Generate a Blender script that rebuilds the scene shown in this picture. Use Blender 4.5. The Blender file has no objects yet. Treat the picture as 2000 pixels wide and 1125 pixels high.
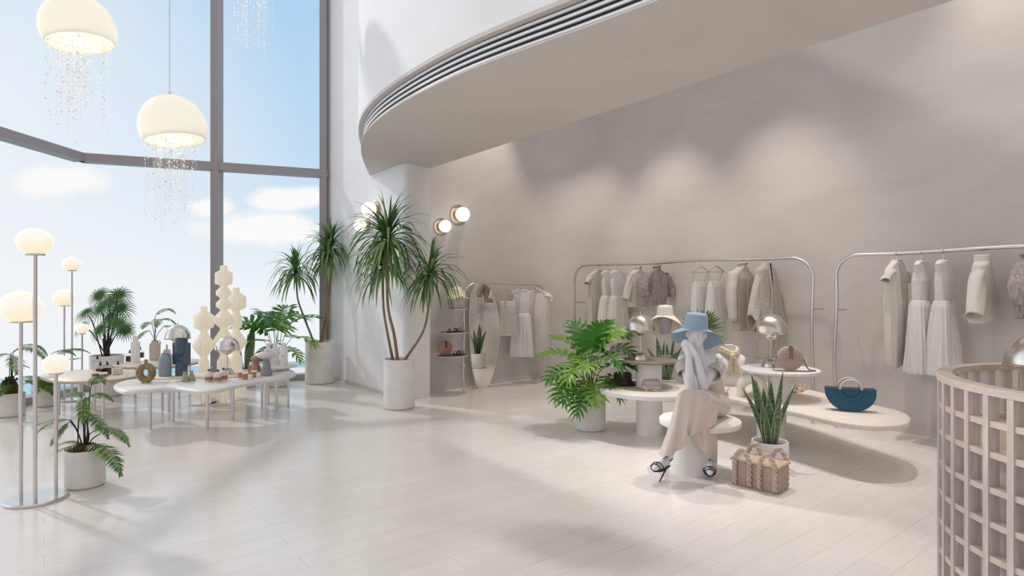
import bpy, math, random
from mathutils import Vector, Matrix
R = math.radians
PI = math.pi
rnd = random.Random(7)
scene = bpy.context.scene
COL = scene.collection
F = 1170.0          # focal length in pixels of a 2000 px wide frame
EYE = 1.6
V = Vector

def P(px, py, y):
    """world point seen at pixel (px,py) and lying at depth y"""
    return V(((px - 1000) / F * y, y, EYE - (py - 562.5) / F * y))

def FL(px, py, z=0.0):
    """world point seen at pixel (px,py) and lying at height z"""
    y = (EYE - z) * F / (py - 562.5)
    return V(((px - 1000) / F * y, y, z))

# ------------------------------------------------------------------ materials
def new_mat(name):
    m = bpy.data.materials.new(name)
    m.use_nodes = True
    nt = m.node_tree
    b = nt.nodes['Principled BSDF']
    return m, nt, b

def mat(name, col, rough=0.5, metal=0.0, var=0.0, scale=8.0, bump=0.0, bscale=40.0,
        stretch=None, col2=None, emit=None, estr=0.0, trans=0.0, ior=1.45, sheen=0.0, coat=0.0, spec=None, sss=0.0, alpha=1.0, translucent=0.0):
    m, nt, b = new_mat(name)
    N, L = nt.nodes, nt.links
    b.inputs['Base Color'].default_value = (*col, 1)
    b.inputs['Roughness'].default_value = rough
    b.inputs['Metallic'].default_value = metal
    b.inputs['IOR'].default_value = ior
    b.inputs['Transmission Weight'].default_value = trans
    if sheen: b.inputs['Sheen Weight'].default_value = sheen
    if coat: b.inputs['Coat Weight'].default_value = coat
    if spec is not None: b.inputs['Specular IOR Level'].default_value = spec
    if emit:
        b.inputs['Emission Color'].default_value = (*emit, 1)
        b.inputs['Emission Strength'].default_value = estr
    if var or bump or col2:
        tc = N.new('ShaderNodeTexCoord')
        mp = N.new('ShaderNodeMapping')
        if stretch: mp.inputs['Scale'].default_value = stretch
        L.new(tc.outputs['Object'], mp.inputs['Vector'])
    if var or col2:
        nz = N.new('ShaderNodeTexNoise')
        nz.inputs['Scale'].default_value = scale
        nz.inputs['Detail'].default_value = 6
        nz.inputs['Roughness'].default_value = 0.6
        L.new(mp.outputs['Vector'], nz.inputs['Vector'])
        cr = N.new('ShaderNodeValToRGB')
        c2 = col2 or tuple(max(0, c * (1 - var)) for c in col)
        c1 = col if col2 else tuple(min(1, c * (1 + var * 0.5)) for c in col)
        cr.color_ramp.elements[0].position = 0.32
        cr.color_ramp.elements[1].position = 0.68
        cr.color_ramp.elements[0].color = (*c2, 1)
        cr.color_ramp.elements[1].color = (*c1, 1)
        L.new(nz.outputs['Fac'], cr.inputs['Fac'])
        L.new(cr.outputs['Color'], b.inputs['Base Color'])
    if bump:
        nb = N.new('ShaderNodeTexNoise')
        nb.inputs['Scale'].default_value = bscale
        nb.inputs['Detail'].default_value = 4
        L.new(mp.outputs['Vector'], nb.inputs['Vector'])
        bp = N.new('ShaderNodeBump')
        bp.inputs['Strength'].default_value = bump
        bp.inputs['Distance'].default_value = 0.01
        L.new(nb.outputs['Fac'], bp.inputs['Height'])
        L.new(bp.outputs['Normal'], b.inputs['Normal'])
    if translucent:
        tr = N.new('ShaderNodeBsdfTranslucent')
        tr.inputs['Color'].default_value = (*col, 1)
        mx = N.new('ShaderNodeMixShader')
        mx.inputs['Fac'].default_value = translucent
        L.new(b.outputs['BSDF'], mx.inputs[1]); L.new(tr.outputs['BSDF'], mx.inputs[2])
        L.new(mx.outputs['Shader'], N['Material Output'].inputs['Surface'])
    return m

def glass_mat(name, tint=(1, 1, 1), refl=0.08, rough=0.0):
    """thin pane: mostly clear, with a Fresnel gloss"""
    m, nt, b = new_mat(name)
    N, L = nt.nodes, nt.links
    N.remove(b)
    t = N.new('ShaderNodeBsdfTransparent'); t.inputs['Color'].default_value = (*tint, 1)
    g = N.new('ShaderNodeBsdfGlossy'); g.inputs['Roughness'].default_value = rough
    lw = N.new('ShaderNodeLayerWeight'); lw.inputs['Blend'].default_value = 0.12
    ml = N.new('ShaderNodeMath'); ml.operation = 'MULTIPLY'; ml.inputs[1].default_value = refl * 4
    L.new(lw.outputs['Fresnel'], ml.inputs[0])
    mx = N.new('ShaderNodeMixShader')
    L.new(ml.outputs[0], mx.inputs['Fac'])
    L.new(t.outputs[0], mx.inputs[1]); L.new(g.outputs[0], mx.inputs[2])
    L.new(mx.outputs[0], N['Material Output'].inputs['Surface'])
    return m

def lamp_mat(name, lo, hi, strength):
    """opal lamp glass: gives off light, a little warmer at its foot where the bulb sits"""
    m, nt, b = new_mat(name)
    N, L = nt.nodes, nt.links
    tc = N.new('ShaderNodeTexCoord')
    sp = N.new('ShaderNodeSeparateXYZ')
    L.new(tc.outputs['Generated'], sp.inputs[0])
    cr = N.new('ShaderNodeValToRGB')
    cr.color_ramp.elements[0].color = (*lo, 1); cr.color_ramp.elements[0].position = 0.05
    cr.color_ramp.elements[1].color = (*hi, 1); cr.color_ramp.elements[1].position = 0.6
    L.new(sp.outputs['Z'], cr.inputs['Fac'])
    L.new(cr.outputs['Color'], b.inputs['Emission Color'])
    b.inputs['Emission Strength'].default_value = strength
    b.inputs['Base Color'].default_value = (0.35, 0.33, 0.3, 1)
    b.inputs['Roughness'].default_value = 0.3
    return m

def floor_mat():
    m, nt, b = new_mat('ash_planks')
    N, L = nt.nodes, nt.links
    tc = N.new('ShaderNodeTexCoord')
    mp = N.new('ShaderNodeMapping')
    mp.inputs['Rotation'].default_value = (0, 0, R(-38))
    L.new(tc.outputs['Object'], mp.inputs['Vector'])
    br = N.new('ShaderNodeTexBrick')
    br.offset = 0.37
    br.inputs['Color1'].default_value = (0.825, 0.785, 0.75, 1)
    br.inputs['Color2'].default_value = (0.79, 0.75, 0.715, 1)
    br.inputs['Mortar'].default_value = (0.60, 0.55, 0.51, 1)
    br.inputs['Scale'].default_value = 1
    br.inputs['Mortar Size'].default_value = 0.0018
    br.inputs['Mortar Smooth'].default_value = 0.2
    br.inputs['Brick Width'].default_value = 1.9
    br.inputs['Row Height'].default_value = 0.19
    L.new(mp.outputs['Vector'], br.inputs['Vector'])
    m2 = N.new('ShaderNodeMapping'); m2.inputs['Scale'].default_value = (2.0, 40, 1)
    L.new(mp.outputs['Vector'], m2.inputs['Vector'])
    nz = N.new('ShaderNodeTexNoise'); nz.inputs['Scale'].default_value = 2.2; nz.inputs['Detail'].default_value = 8
    nz.inputs['Distortion'].default_value = 0.6
    L.new(m2.outputs['Vector'], nz.inputs['Vector'])
    cr = N.new('ShaderNodeValToRGB')
    cr.color_ramp.elements[0].position = 0.3; cr.color_ramp.elements[0].color = (0.92, 0.91, 0.905, 1)
    cr.color_ramp.elements[1].position = 0.62; cr.color_ramp.elements[1].color = (1, 1, 1, 1)
    L.new(nz.outputs['Fac'], cr.inputs['Fac'])
    mx = N.new('ShaderNodeMix'); mx.data_type = 'RGBA'; mx.blend_type = 'MULTIPLY'
    mx.inputs[0].default_value = 0.9
    L.new(br.outputs['Color'], mx.inputs[6]); L.new(cr.outputs['Color'], mx.inputs[7])
    L.new(mx.outputs[2], b.inputs['Base Color'])
    rr = N.new('ShaderNodeMapRange')
    rr.inputs['To Min'].default_value = 0.12; rr.inputs['To Max'].default_value = 0.24
    L.new(nz.outputs['Fac'], rr.inputs['Value'])
    L.new(rr.outputs['Result'], b.inputs['Roughness'])
    b.inputs['Specular IOR Level'].default_value = 0.55
    bp = N.new('ShaderNodeBump'); bp.inputs['Strength'].default_value = 0.03; bp.inputs['Distance'].default_value = 0.004
    L.new(nz.outputs['Fac'], bp.inputs['Height']); L.new(bp.outputs['Normal'], b.inputs['Normal'])
    return m

def wood_mat(name, c1, c2, rough=0.45, stretch=(14, 14, 1.0), scale=3.0):
    return mat(name, c1, rough, col2=c2, scale=scale, stretch=stretch, bump=0.08, bscale=18)

def plaster_mat(name, c1, c2):
    m, nt, b = new_mat(name)
    N, L = nt.nodes, nt.links
    tc = N.new('ShaderNodeTexCoord')
    mp = N.new('ShaderNodeMapping'); mp.inputs['Scale'].default_value = (1, 1, 2.2)
    L.new(tc.outputs['Object'], mp.inputs['Vector'])
    n1 = N.new('ShaderNodeTexNoise'); n1.inputs['Scale'].default_value = 0.9; n1.inputs['Detail'].default_value = 10
    n1.inputs['Roughness'].default_value = 0.62; n1.inputs['Distortion'].default_value = 0.7
    L.new(mp.outputs['Vector'], n1.inputs['Vector'])
    cr = N.new('ShaderNodeValToRGB')
    cr.color_ramp.elements[0].position = 0.3; cr.color_ramp.elements[0].color = (*c2, 1)
    cr.color_ramp.elements[1].position = 0.7; cr.color_ramp.elements[1].color = (*c1, 1)
    L.new(n1.outputs['Fac'], cr.inputs['Fac']); L.new(cr.outputs['Color'], b.inputs['Base Color'])
    b.inputs['Roughness'].default_value = 0.7
    b.inputs['Specular IOR Level'].default_value = 0.25
    bp = N.new('ShaderNodeBump'); bp.inputs['Strength'].default_value = 0.06; bp.inputs['Distance'].default_value = 0.01
    n2 = N.new('ShaderNodeTexNoise'); n2.inputs['Scale'].default_value = 7; n2.inputs['Detail'].default_value = 6
    L.new(mp.outputs['Vector'], n2.inputs['Vector'])
    L.new(n2.outputs['Fac'], bp.inputs['Height']); L.new(bp.outputs['Normal'], b.inputs['Normal'])
    return m

def wicker_mat(name, c1, c2, rx=60, rz=60):
    m, nt, b = new_mat(name)
    N, L = nt.nodes, nt.links
    tc = N.new('ShaderNodeTexCoord')
    def wave(d, s):
        w = N.new('ShaderNodeTexWave'); w.bands_direction = d; w.inputs['Scale'].default_value = s
        w.inputs['Distortion'].default_value = 0.4
        L.new(tc.outputs['Object'], w.inputs['Vector']); return w
    a, c, e = wave('X', rx), wave('Z', rz), wave('Y', rx)
    mu = N.new('ShaderNodeMath'); mu.operation = 'MULTIPLY'
    L.new(a.outputs['Fac'], mu.inputs[0]); L.new(c.outputs['Fac'], mu.inputs[1])
    ad = N.new('ShaderNodeMath'); ad.operation = 'ADD'
    ml = N.new('ShaderNodeMath'); ml.operation = 'MULTIPLY'; ml.inputs[1].default_value = 0.5
    L.new(e.outputs['Fac'], ml.inputs[0])
    L.new(mu.outputs[0], ad.inputs[0]); L.new(ml.outputs[0], ad.inputs[1])
    cr = N.new('ShaderNodeValToRGB')
    cr.color_ramp.elements[0].position = 0.1; cr.color_ramp.elements[0].color = (*c2, 1)
    cr.color_ramp.elements[1].position = 0.6; cr.color_ramp.elements[1].color = (*c1, 1)
    L.new(ad.outputs[0], cr.inputs['Fac']); L.new(cr.outputs['Color'], b.inputs['Base Color'])
    bp = N.new('ShaderNodeBump'); bp.inputs['Strength'].default_value = 0.6; bp.inputs['Distance'].default_value = 0.006
    L.new(ad.outputs[0], bp.inputs['Height']); L.new(bp.outputs['Normal'], b.inputs['Normal'])
    b.inputs['Roughness'].default_value = 0.8
    return m

# ------------------------------------------------------------------ mesh builder
class MB:
    def __init__(self):
        self.v, self.f, self.m = [], [], []
        self.mi = 0
    def add(self, vs, fs):
        o = len(self.v)
        self.v.extend([tuple(p) for p in vs])
        for f in fs:
            self.f.append([i + o for i in f]); self.m.append(self.mi)
        return self
    def box(self, c, s, rz=0.0):
        x, y, z = s[0] / 2, s[1] / 2, s[2] / 2
        co, si = math.cos(rz), math.sin(rz)
        vs = []
        for dx, dy, dz in ((-x, -y, -z), (x, -y, -z), (x, y, -z), (-x, y, -z), (-x, -y, z), (x, -y, z), (x, y, z), (-x, y, z)):
            vs.append((c[0] + dx * co - dy * si, c[1] + dx * si + dy * co, c[2] + dz))
        return self.add(vs, [(3, 2, 1, 0), (4, 5, 6, 7), (0, 1, 5, 4), (1, 2, 6, 5), (2, 3, 7, 6), (3, 0, 4, 7)])
    def beam(self, a, b, w, h):
        """rectangular bar from a to b, w across (horizontal), h high"""
        a, b = V(a), V(b)
        d = (b - a).normalized()
        up = V((0, 0, 1)) if abs(d.z) < 0.95 else V((0, 1, 0))
        s = d.cross(up).normalized(); u = s.cross(d).normalized()
        vs = []
        for p in (a, b):
            for i, j in ((-1, -1), (1, -1), (1, 1), (-1, 1)):
                vs.append(p + s * (i * w / 2) + u * (j * h / 2))
        return self.add(vs, [(3, 2, 1, 0), (4, 5, 6, 7), (0, 1, 5, 4), (1, 2, 6, 5), (2, 3, 7, 6), (3, 0, 4, 7)])
    def tube(self, pts, r, seg=10, cap=True, closed=False, flat=1.0):
        pts = [V(p) for p in pts]
        n = len(pts)
        rs = r if isinstance(r, (list, tuple)) else [r] * n
        vs, fs = [], []
        prev = None
        for i, p in enumerate(pts):
            a = pts[(i - 1) % n] if (i > 0 or closed) else p
            c = pts[(i + 1) % n] if (i < n - 1 or closed) else p
            t = (c - a)
            t = t.normalized() if t.length > 1e-9 else V((0, 0, 1))
            if prev is None:
                ref = V((0, 0, 1)) if abs(t.z) < 0.9 else V((1, 0, 0))
                s = t.cross(ref).normalized()
            else:
                s = (prev - t * prev.dot(t))
                s = s.normalized() if s.length > 1e-6 else t.orthogonal().normalized()
            prev = s
            u = t.cross(s)
            for k in range(seg):
                an = 2 * PI * k / seg
                vs.append(p + s * (math.cos(an) * rs[i]) + u * (math.sin(an) * rs[i] * flat))
        for i in range(n if closed else n - 1):
            j = (i + 1) % n
            for k in range(seg):
                l = (k + 1) % seg
                fs.append((i * seg + k, i * seg + l, j * seg + l, j * seg + k))
        if cap and not closed:
            fs.append(tuple(range(seg - 1, -1, -1)))
            fs.append(tuple((n - 1) * seg + k for k in range(seg)))
        return self.add(vs, fs)
    def capsule(self, pts, rs, seg=16):
        """tube with rounded ends"""
        pts = [V(p) for p in pts]; rs = list(rs)
        q, s = [], []
        d0 = (pts[0] - pts[1]).normalized(); d1 = (pts[-1] - pts[-2]).normalized()
        for a in (88, 65, 40, 20):
            q.append(pts[0] + d0 * rs[0] * math.sin(R(a))); s.append(rs[0] * math.cos(R(a)))
        q += pts; s += rs
        for a in (20, 40, 65, 88):
            q.append(pts[-1] + d1 * rs[-1] * math.sin(R(a))); s.append(rs[-1] * math.cos(R(a)))
        return self.tube(q, s, seg)
    def lathe(self, prof, seg=32, c=(0, 0, 0), M=None, squash=None):
        """profile of (r,z); r==0 gives a pole"""
        vs, fs, rows = [], [], []
        for r, z in prof:
            if r <= 1e-6:
                rows.append([len(vs)]); vs.append(V((0, 0, z)))
            else:
                rows.append(list(range(len(vs), len(vs) + seg)))
                for k in range(seg):
                    a = 2 * PI * k / seg
                    vs.append(V((r * math.cos(a), r * math.sin(a), z)))
        for A, B in zip(rows, rows[1:]):
            for k in range(seg):
                l = (k + 1) % seg
                if len(A) == 1 and len(B) == 1: continue
                if len(A) == 1: fs.append((A[0], B[l], B[k]))
                elif len(B) == 1: fs.append((A[k], A[l], B[0]))
                else: fs.append((A[k], A[l], B[l], B[k]))
        c = V(c)
        if squash: vs = [V((p.x * squash[0], p.y * squash[1], p.z)) for p in vs]
        vs = [(M @ p if M else p) + c for p in vs]
        return self.add(vs, fs)
    def ball(self, c, r, seg=24, rings=14, M=None):
        r3 = r if isinstance(r, (tuple, list)) else (r, r, r)
        prof = [(math.sin(PI * i / rings), -math.cos(PI * i / rings)) for i in range(rings + 1)]
        prof[0] = (0, -1); prof[-1] = (0, 1)
        S = Matrix.Diagonal(V(r3))
        return self.lathe(prof, seg, c, (M.to_3x3() @ S) if M else S)
    def prism(self, out, z0, z1, bevel=0.0):
        """vertical extrusion of a plan outline (counter-clockwise)"""
        n = len(out)
        rows = []
        if bevel:
            c = V((sum(p[0] for p in out) / n, sum(p[1] for p in out) / n))
            def inset(d):
                res = []
                for i in range(n):
                    a, b, e = V(out[i - 1][:2]), V(out[i][:2]), V(out[(i + 1) % n][:2])
                    t = (e - a); t = t.normalized() if t.length else V((1, 0))
                    nn = V((-t.y, t.x))
                    res.append(b + nn * d)
                return res
            k = inset(bevel)
            rows = [(k, z0), (out, z0 + bevel), (out, z1 - bevel), (k, z1)]
        else:
            rows = [(out, z0), (out, z1)]
        vs, fs = [], []
        for o, z in rows:
            vs += [(p[0], p[1], z) for p in o]
        for r in range(len(rows) - 1):
            for i in range(n):
                j = (i + 1) % n
                fs.append((r * n + i, r * n + j, (r + 1) * n + j, (r + 1) * n + i))
        fs.append(tuple(range(n - 1, -1, -1)))
        fs.append(tuple((len(rows) - 1) * n + i for i in range(n)))
        return self.add(vs, fs)
    def grid(self, rows, closed=False):
        n = len(rows[0]); vs, fs = [], []
        for r in rows: vs += r
        for i in range(len(rows) - 1):
            for k in range(n if closed else n - 1):
                l = (k + 1) % n
                fs.append((i * n + k, i * n + l, (i + 1) * n + l, (i + 1) * n + k))
        return self.add(vs, fs)
    def strip(self, pts, ws, up=(0, 0, 1), fold=0.25, edge=None):
        """leaf blade along pts, ws = half widths, shallow V section"""
        pts = [V(p) for p in pts]; n = len(pts); up = V(up)
        rows = []
        for i, p in enumerate(pts):
            t = (pts[min(i + 1, n - 1)] - pts[max(i - 1, 0)])
            t = t.normalized() if t.length else V((0, 0, 1))
            s = t.cross(up)
            if s.length < 1e-3: s = t.cross(V((1, 0.2, 0)))
            s.normalize(); nn = s.cross(t)
            w = ws[i]
            if edge:
                rows.append([p - s * w + nn * w * fold, p - s * w * edge + nn * w * fold * edge, p,
                             p + s * w * edge + nn * w * fold * edge, p + s * w + nn * w * fold])
            else:
                rows.append([p - s * w + nn * w * fold, p, p + s * w + nn * w * fold])
        if edge:
            k0 = self.mi
            o = len(self.v); m = 5
            for r in rows: self.v.extend([tuple(q) for q in r])
            for i in range(n - 1):
                for k in range(4):
                    self.f.append([o + i * m + k, o + i * m + k + 1, o + (i + 1) * m + k + 1, o + (i + 1) * m + k])
                    self.m.append(1 if k in (0, 3) else 0)
        else:
            self.grid(rows)
        return self
    def build(self, name, mats, parent=None, smooth=True, angle=42, loc=None):
        me = bpy.data.meshes.new(name)
        me.from_pydata(self.v, [], self.f)
        if not isinstance(mats, (list, tuple)): mats = [mats]
        for m in mats: me.materials.append(m)
        me.polygons.foreach_set('material_index', self.m)
        me.polygons.foreach_set('use_smooth', [smooth] * len(me.polygons))
        me.update()
        if smooth and angle < 180: me.set_sharp_from_angle(angle=R(angle))
        o = bpy.data.objects.new(name, me)
        COL.objects.link(o)
        if parent: o.parent = parent
        if loc is not None: o.location = loc
        return o

def mod_solid(o, t, off=0):
    m = o.modifiers.new('solid', 'SOLIDIFY'); m.thickness = t; m.offset = off
def mod_bevel(o, w, seg=2):
    m = o.modifiers.new('bevel', 'BEVEL'); m.width = w; m.segments = seg; m.limit_method = 'ANGLE'; m.angle_limit = R(40)
def mod_sub(o, l=1):
    m = o.modifiers.new('sub', 'SUBSURF'); m.levels = l; m.render_levels = l

def tag(o, label, cat, group=None, kind=None):
    o['label'] = label; o['category'] = cat
    if group: o['group'] = group
    if kind: o['kind'] = kind
    return o
def thing(name, label, cat, loc=(0, 0, 0), rz=0.0, group=None):
    o = bpy.data.objects.new(name, None)
    o.empty_display_size = 0.1
    COL.objects.link(o)
    o.location = loc; o.rotation_euler = (0, 0, rz)
    return tag(o, label, cat, group)
def struct(o):
    o['kind'] = 'structure'
    return o
def kids(o):
    return [c for c in bpy.data.objects if c.parent == o]
def dup(o, loc=None, rz=None, label=None, scale=None, parent=None, group=None):
    c = o.copy(); COL.objects.link(c)
    c.parent = parent
    for k in kids(o): dup(k, parent=c)
    if loc is not None: c.location = loc
    if rz is not None: c.rotation_euler = (0, 0, rz)
    if scale is not None: c.scale = (scale, scale, scale) if not isinstance(scale, tuple) else scale
    if label: c['label'] = label
    if group: c['group'] = group
    return c

def spline(pts, closed=False, n=8):
    """Catmull-Rom through pts"""
    pts = [V(p) for p in pts]; out = []; m = len(pts)
    rng = range(m) if closed else range(m - 1)
    for i in rng:
        p1, p2 = pts[i], pts[(i + 1) % m]
        p0 = pts[(i - 1) % m] if (closed or i > 0) else p1 * 2 - p2
        p3 = pts[(i + 2) % m] if (closed or i < m - 2) else p2 * 2 - p1
        for k in range(n):
            t = k / n
            out.append(0.5 * ((2 * p1) + (p2 - p0) * t + (2 * p0 - 5 * p1 + 4 * p2 - p3) * t * t + (3 * p1 - p0 - 3 * p2 + p3) * t ** 3))
    if not closed: out.append(pts[-1])
    return out
def lerp(a, b, t): return a + (b - a) * t
def interp(tab, x):
    """piecewise linear table [(x, y...)]"""
    if x <= tab[0][0]: return tab[0][1:]
    for a, b in zip(tab, tab[1:]):
        if x <= b[0]:
            t = (x - a[0]) / (b[0] - a[0])
            return tuple(lerp(p, q, t) for p, q in zip(a[1:], b[1:]))
    return tab[-1][1:]
def circle(c, r, n=48, ph=0):
    return [(c[0] + r * math.cos(ph + 2 * PI * i / n), c[1] + r * math.sin(ph + 2 * PI * i / n)) for i in range(n)]
# ------------------------------------------------------------------ palette
M_floor = floor_mat()
M_wall = plaster_mat('warm_plaster', (0.68, 0.642, 0.615), (0.61, 0.572, 0.545))
M_white = plaster_mat('pale_plaster', (0.86, 0.86, 0.87), (0.81, 0.81, 0.82))
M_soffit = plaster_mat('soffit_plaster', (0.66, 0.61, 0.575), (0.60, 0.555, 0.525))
M_frame = mat('window_frame_grey', (0.33, 0.30, 0.31), 0.45)
M_glass = glass_mat('window_glass', (0.985, 0.99, 0.995), 0.06)
M_black = mat('slot_black', (0.015, 0.015, 0.018), 0.6)
M_slat = mat('slat_white', (0.86, 0.86, 0.86), 0.4)
M_sea = mat('sea', (0.33, 0.62, 0.78), 0.5, var=0.15, scale=0.08)
M_terrace = mat('terrace_white', (0.85, 0.85, 0.84), 0.6)
M_base = mat('skirting', (0.66, 0.62, 0.58), 0.5)

# ------------------------------------------------------------------ plan of the room
W_A = V((-6.7, -4.0, 0)); W_K = V((-6.7, 9.3, 0)); W_0 = V((-3.27, 10.64, 0))
W_1 = V((-2.86, 10.2, 0)); P_1 = V((-1.495, 8.42, 0)); P_2 = V((-1.205, 8.80, 0)); L_0 = V((-1.27, 9.19, 0))
CRN = V((0.93, 11.11, 0)); WD = (V((4.51, 6.40, 0)) - CRN).normalized(); R_E = CRN + WD * 15
LD = (CRN - L_0).normalized()
TOP = 8.0

fl = MB()
out = [W_A, V((9.9, -4, 0)), R_E, CRN + V((0.25, 0.15, 0)), L_0 + V((-0.6, 0.3, 0)), W_1 + V((0.3, 0.4, 0)), W_0 + V((0.1, 0.05, 0)), W_K]
fl.prism([(p.x, p.y) for p in out], -0.12, 0.0)
struct(fl.build('floor', M_floor, smooth=False))

def wall_strip(name, line, th, m, z0=0.0, z1=TOP, side=1):
    """solid wall following a plan line; thickness goes to the left of travel for side=1"""
    n = len(line); back = []
    for i, p in enumerate(line):
        t = (line[min(i + 1, n - 1)] - line[max(i - 1, 0)]).normalized()
        back.append(p + V((-t.y, t.x, 0)) * th * side)
    ring = [(p.x, p.y) for p in line] + [(p.x, p.y) for p in reversed(back)]
    a = sum(ring[i - 1][0] * ring[i][1] - ring[i][0] * ring[i - 1][1] for i in range(len(ring)))
    if a < 0: ring.reverse()
    mb = MB(); mb.prism(ring, z0, z1)
    return struct(mb.build(name, m, angle=30))

def fillet(a, b, c, r, n=10):
    """round the corner b with tangent length r"""
    p, q = b + (a - b).normalized() * r, b + (c - b).normalized() * r
    return [p * (1 - t) ** 2 + b * 2 * t * (1 - t) + q * t * t for t in [i / n for i in range(n + 1)]]

left_line = [W_0, W_1] + fillet(W_1, P_1, P_2, 0.14) + [P_2]
pl = [(p.x, p.y) for p in left_line] + [(-1.42, 9.5), (-2.0, 11.2), (W_0.x + 0.1, W_0.y + 0.6)]
a = sum(pl[i - 1][0] * pl[i][1] - pl[i][0] * pl[i - 1][1] for i in range(len(pl)))
if a < 0: pl.reverse()
mb = MB(); mb.prism(pl, 0, TOP)
struct(mb.build('wall_left', M_white, angle=30))
right_line = [L_0 - LD * 0.3, L_0] + fillet(L_0, CRN, R_E, 0.9, 14) + [R_E]
wall_strip('wall_back', right_line, 0.25, M_wall)

def skirting(name, line, h=0.055, t=0.012, side=-1):
    n = len(line); fr = []
    for i, p in enumerate(line):
        tt = (line[min(i + 1, n - 1)] - line[max(i - 1, 0)]).normalized()
        fr.append(p + V((-tt.y, tt.x, 0)) * t * side)
    ring = [(p.x, p.y) for p in line] + [(p.x, p.y) for p in reversed(fr)]
    a = sum(ring[i - 1][0] * ring[i][1] - ring[i][0] * ring[i - 1][1] for i in range(len(ring)))
    if a < 0: ring.reverse()
    mb = MB(); mb.prism(ring, 0, h)
    return struct(mb.build(name, M_base, angle=30))
skirting('baseboard_left', [W_0, W_1, P_1 + (W_1 - P_1).normalized() * 0.14])
skirting('baseboard_back', right_line[1:])

# ------------------------------------------------------------------ windows
def window(name, a, b, posts, zs=(0.05, 3.62), z_top=TOP, depth=0.2):
    """posts: fractions along a-b that carry a mullion"""
    d = (b - a); L = d.length; u = d / L; nn = V((u.y, -u.x, 0))
    fr = MB()
    for z, h in ((zs[0], 0.10), (z_top - 0.05, 0.1)):
        fr.beam(a + V((0, 0, z)), b + V((0, 0, z)), depth, h)
    root = struct(fr.build(name, M_frame, smooth=False))
    t = MB(); t.beam(a + V((0, 0, zs[1])), b + V((0, 0, zs[1])), depth, 0.13)
    t.build('transom', M_frame, root, smooth=False)
    for f in posts:
        p = a + d * f
        m = MB(); m.beam(p, p + V((0, 0, z_top)), 0.12, 0.2)
        o = m.build('mullion', M_frame, root, smooth=False)
    ps = [0] + list(posts) + [1]
    for f0, f1 in zip(ps, ps[1:]):
        if f1 - f0 < 0.02: continue
        for z0, z1 in ((zs[0] + 0.05, zs[1] - 0.065), (zs[1] + 0.065, z_top - 0.1)):
            p, q = a + d * f0 + u * (0.05 if f0 > 0 else 0.004), a + d * f1 - u * (0.05 if f1 < 1 else 0.004)
            g = MB()
            g.beam(p + V((0, 0, (z0 + z1) / 2)), q + V((0, 0, (z0 + z1) / 2)), 0.012, z1 - z0)
            g.build('glass_pane', M_glass, root, smooth=False)
    return root
window('window_1', W_A, W_K, [0.0, 0.333, 0.667])
window('window_2', W_K, W_0, [0.518, 0.985])

# terrace edge and the sea outside
t = MB(); t.prism([(-4.6, 10.35), (-3.0, 10.95), (-1, 12.5), (-3.4, 12.7), (-5.0, 12.0)], -0.2, -0.03)
struct(t.build('trim_terrace', M_terrace, smooth=False))
s = MB()
ring0 = [(-9 + 0 * i, 0, 0) for i in range(1)]
pts = []
N_ = 40
o = MB()
rows = []
for rr, z in ((26, -15), (60, -15), (110, -15), (144, -15)):
    rows.append([V((rr * math.cos(R(70 + 120 * i / N_)), rr * math.sin(R(70 + 120 * i / N_)), z)) for i in range(N_ + 1)])
o.grid(rows)
so = o.build('sea', M_sea)
tag(so, 'pale blue sea beyond the tall windows', 'sea', kind='stuff')

# ------------------------------------------------------------------ mezzanine bridge with curved front
ZS = 3.36
def SF(px, py, z=ZS): return FL(px, py, z)
cpix = [(722, 343), (708, 312), (702, 285), (712, 252), (731, 236), (773, 207), (862, 158), (951, 120), (1040, 91), (1129, 60), (1218, 29), (1282, 1)]
curve = [SF(*p) for p in cpix]
curve = [V((p.x, p.y, 0)) for p in curve]
d_end = (curve[-1] - curve[-3]).normalized()
curve = spline(curve, n=6)
curve += [curve[-1] + d_end * t for t in (0.3, 0.6, 1.0, 1.4, 1.9, 2.4, 3.0, 3.6, 4.3, 5.0)]
def resample(line, n):
    ds = [0.0]
    for a_, b_ in zip(line, line[1:]): ds.append(ds[-1] + (b_ - a_).length)
    res = []; j = 0
    for i in range(n + 1):
        t = ds[-1] * i / n
        while j < len(ds) - 2 and ds[j + 1] < t: j += 1
        res.append(line[j].lerp(line[j + 1], (t - ds[j]) / max(1e-9, ds[j + 1] - ds[j])))
    return res
curve = resample(curve, 130)
for _ in range(60):
    curve = [curve[0]] + [curve[i] * 0.5 + (curve[i - 1] + curve[i + 1]) * 0.25 for i in range(1, len(curve) - 1)] + [curve[-1]]
e0 = V((P_2.x, P_2.y, 0)); e1 = SF(1820, 14); e1 = V((e1.x, e1.y, 0))
ed = (e1 - e0).normalized(); e2 = e0 + ed * 9.5
slab = [(p.x, p.y) for p in curve] + [(e2.x, e2.y), (e0.x, e0.y), (P_2.x - 0.05, P_2.y + 0.15), (W_1.x + 0.25, W_1.y - 0.15)]
a = sum(slab[i - 1][0] * slab[i][1] - slab[i][0] * slab[i - 1][1] for i in range(len(slab)))
if a < 0: slab.reverse()
mb = MB(); mb.prism(slab, ZS, ZS + 0.012)
struct(mb.build('ceiling', M_soffit, angle=25))
def offset(line, d):
    n = len(line); res = []
    for i, p in enumerate(line):
        t = (line[min(i + 1, n - 1)] - line[max(i - 1, 0)]).normalized()
        res.append(p + V((-t.y, t.x, 0)) * d)
    return res
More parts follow.
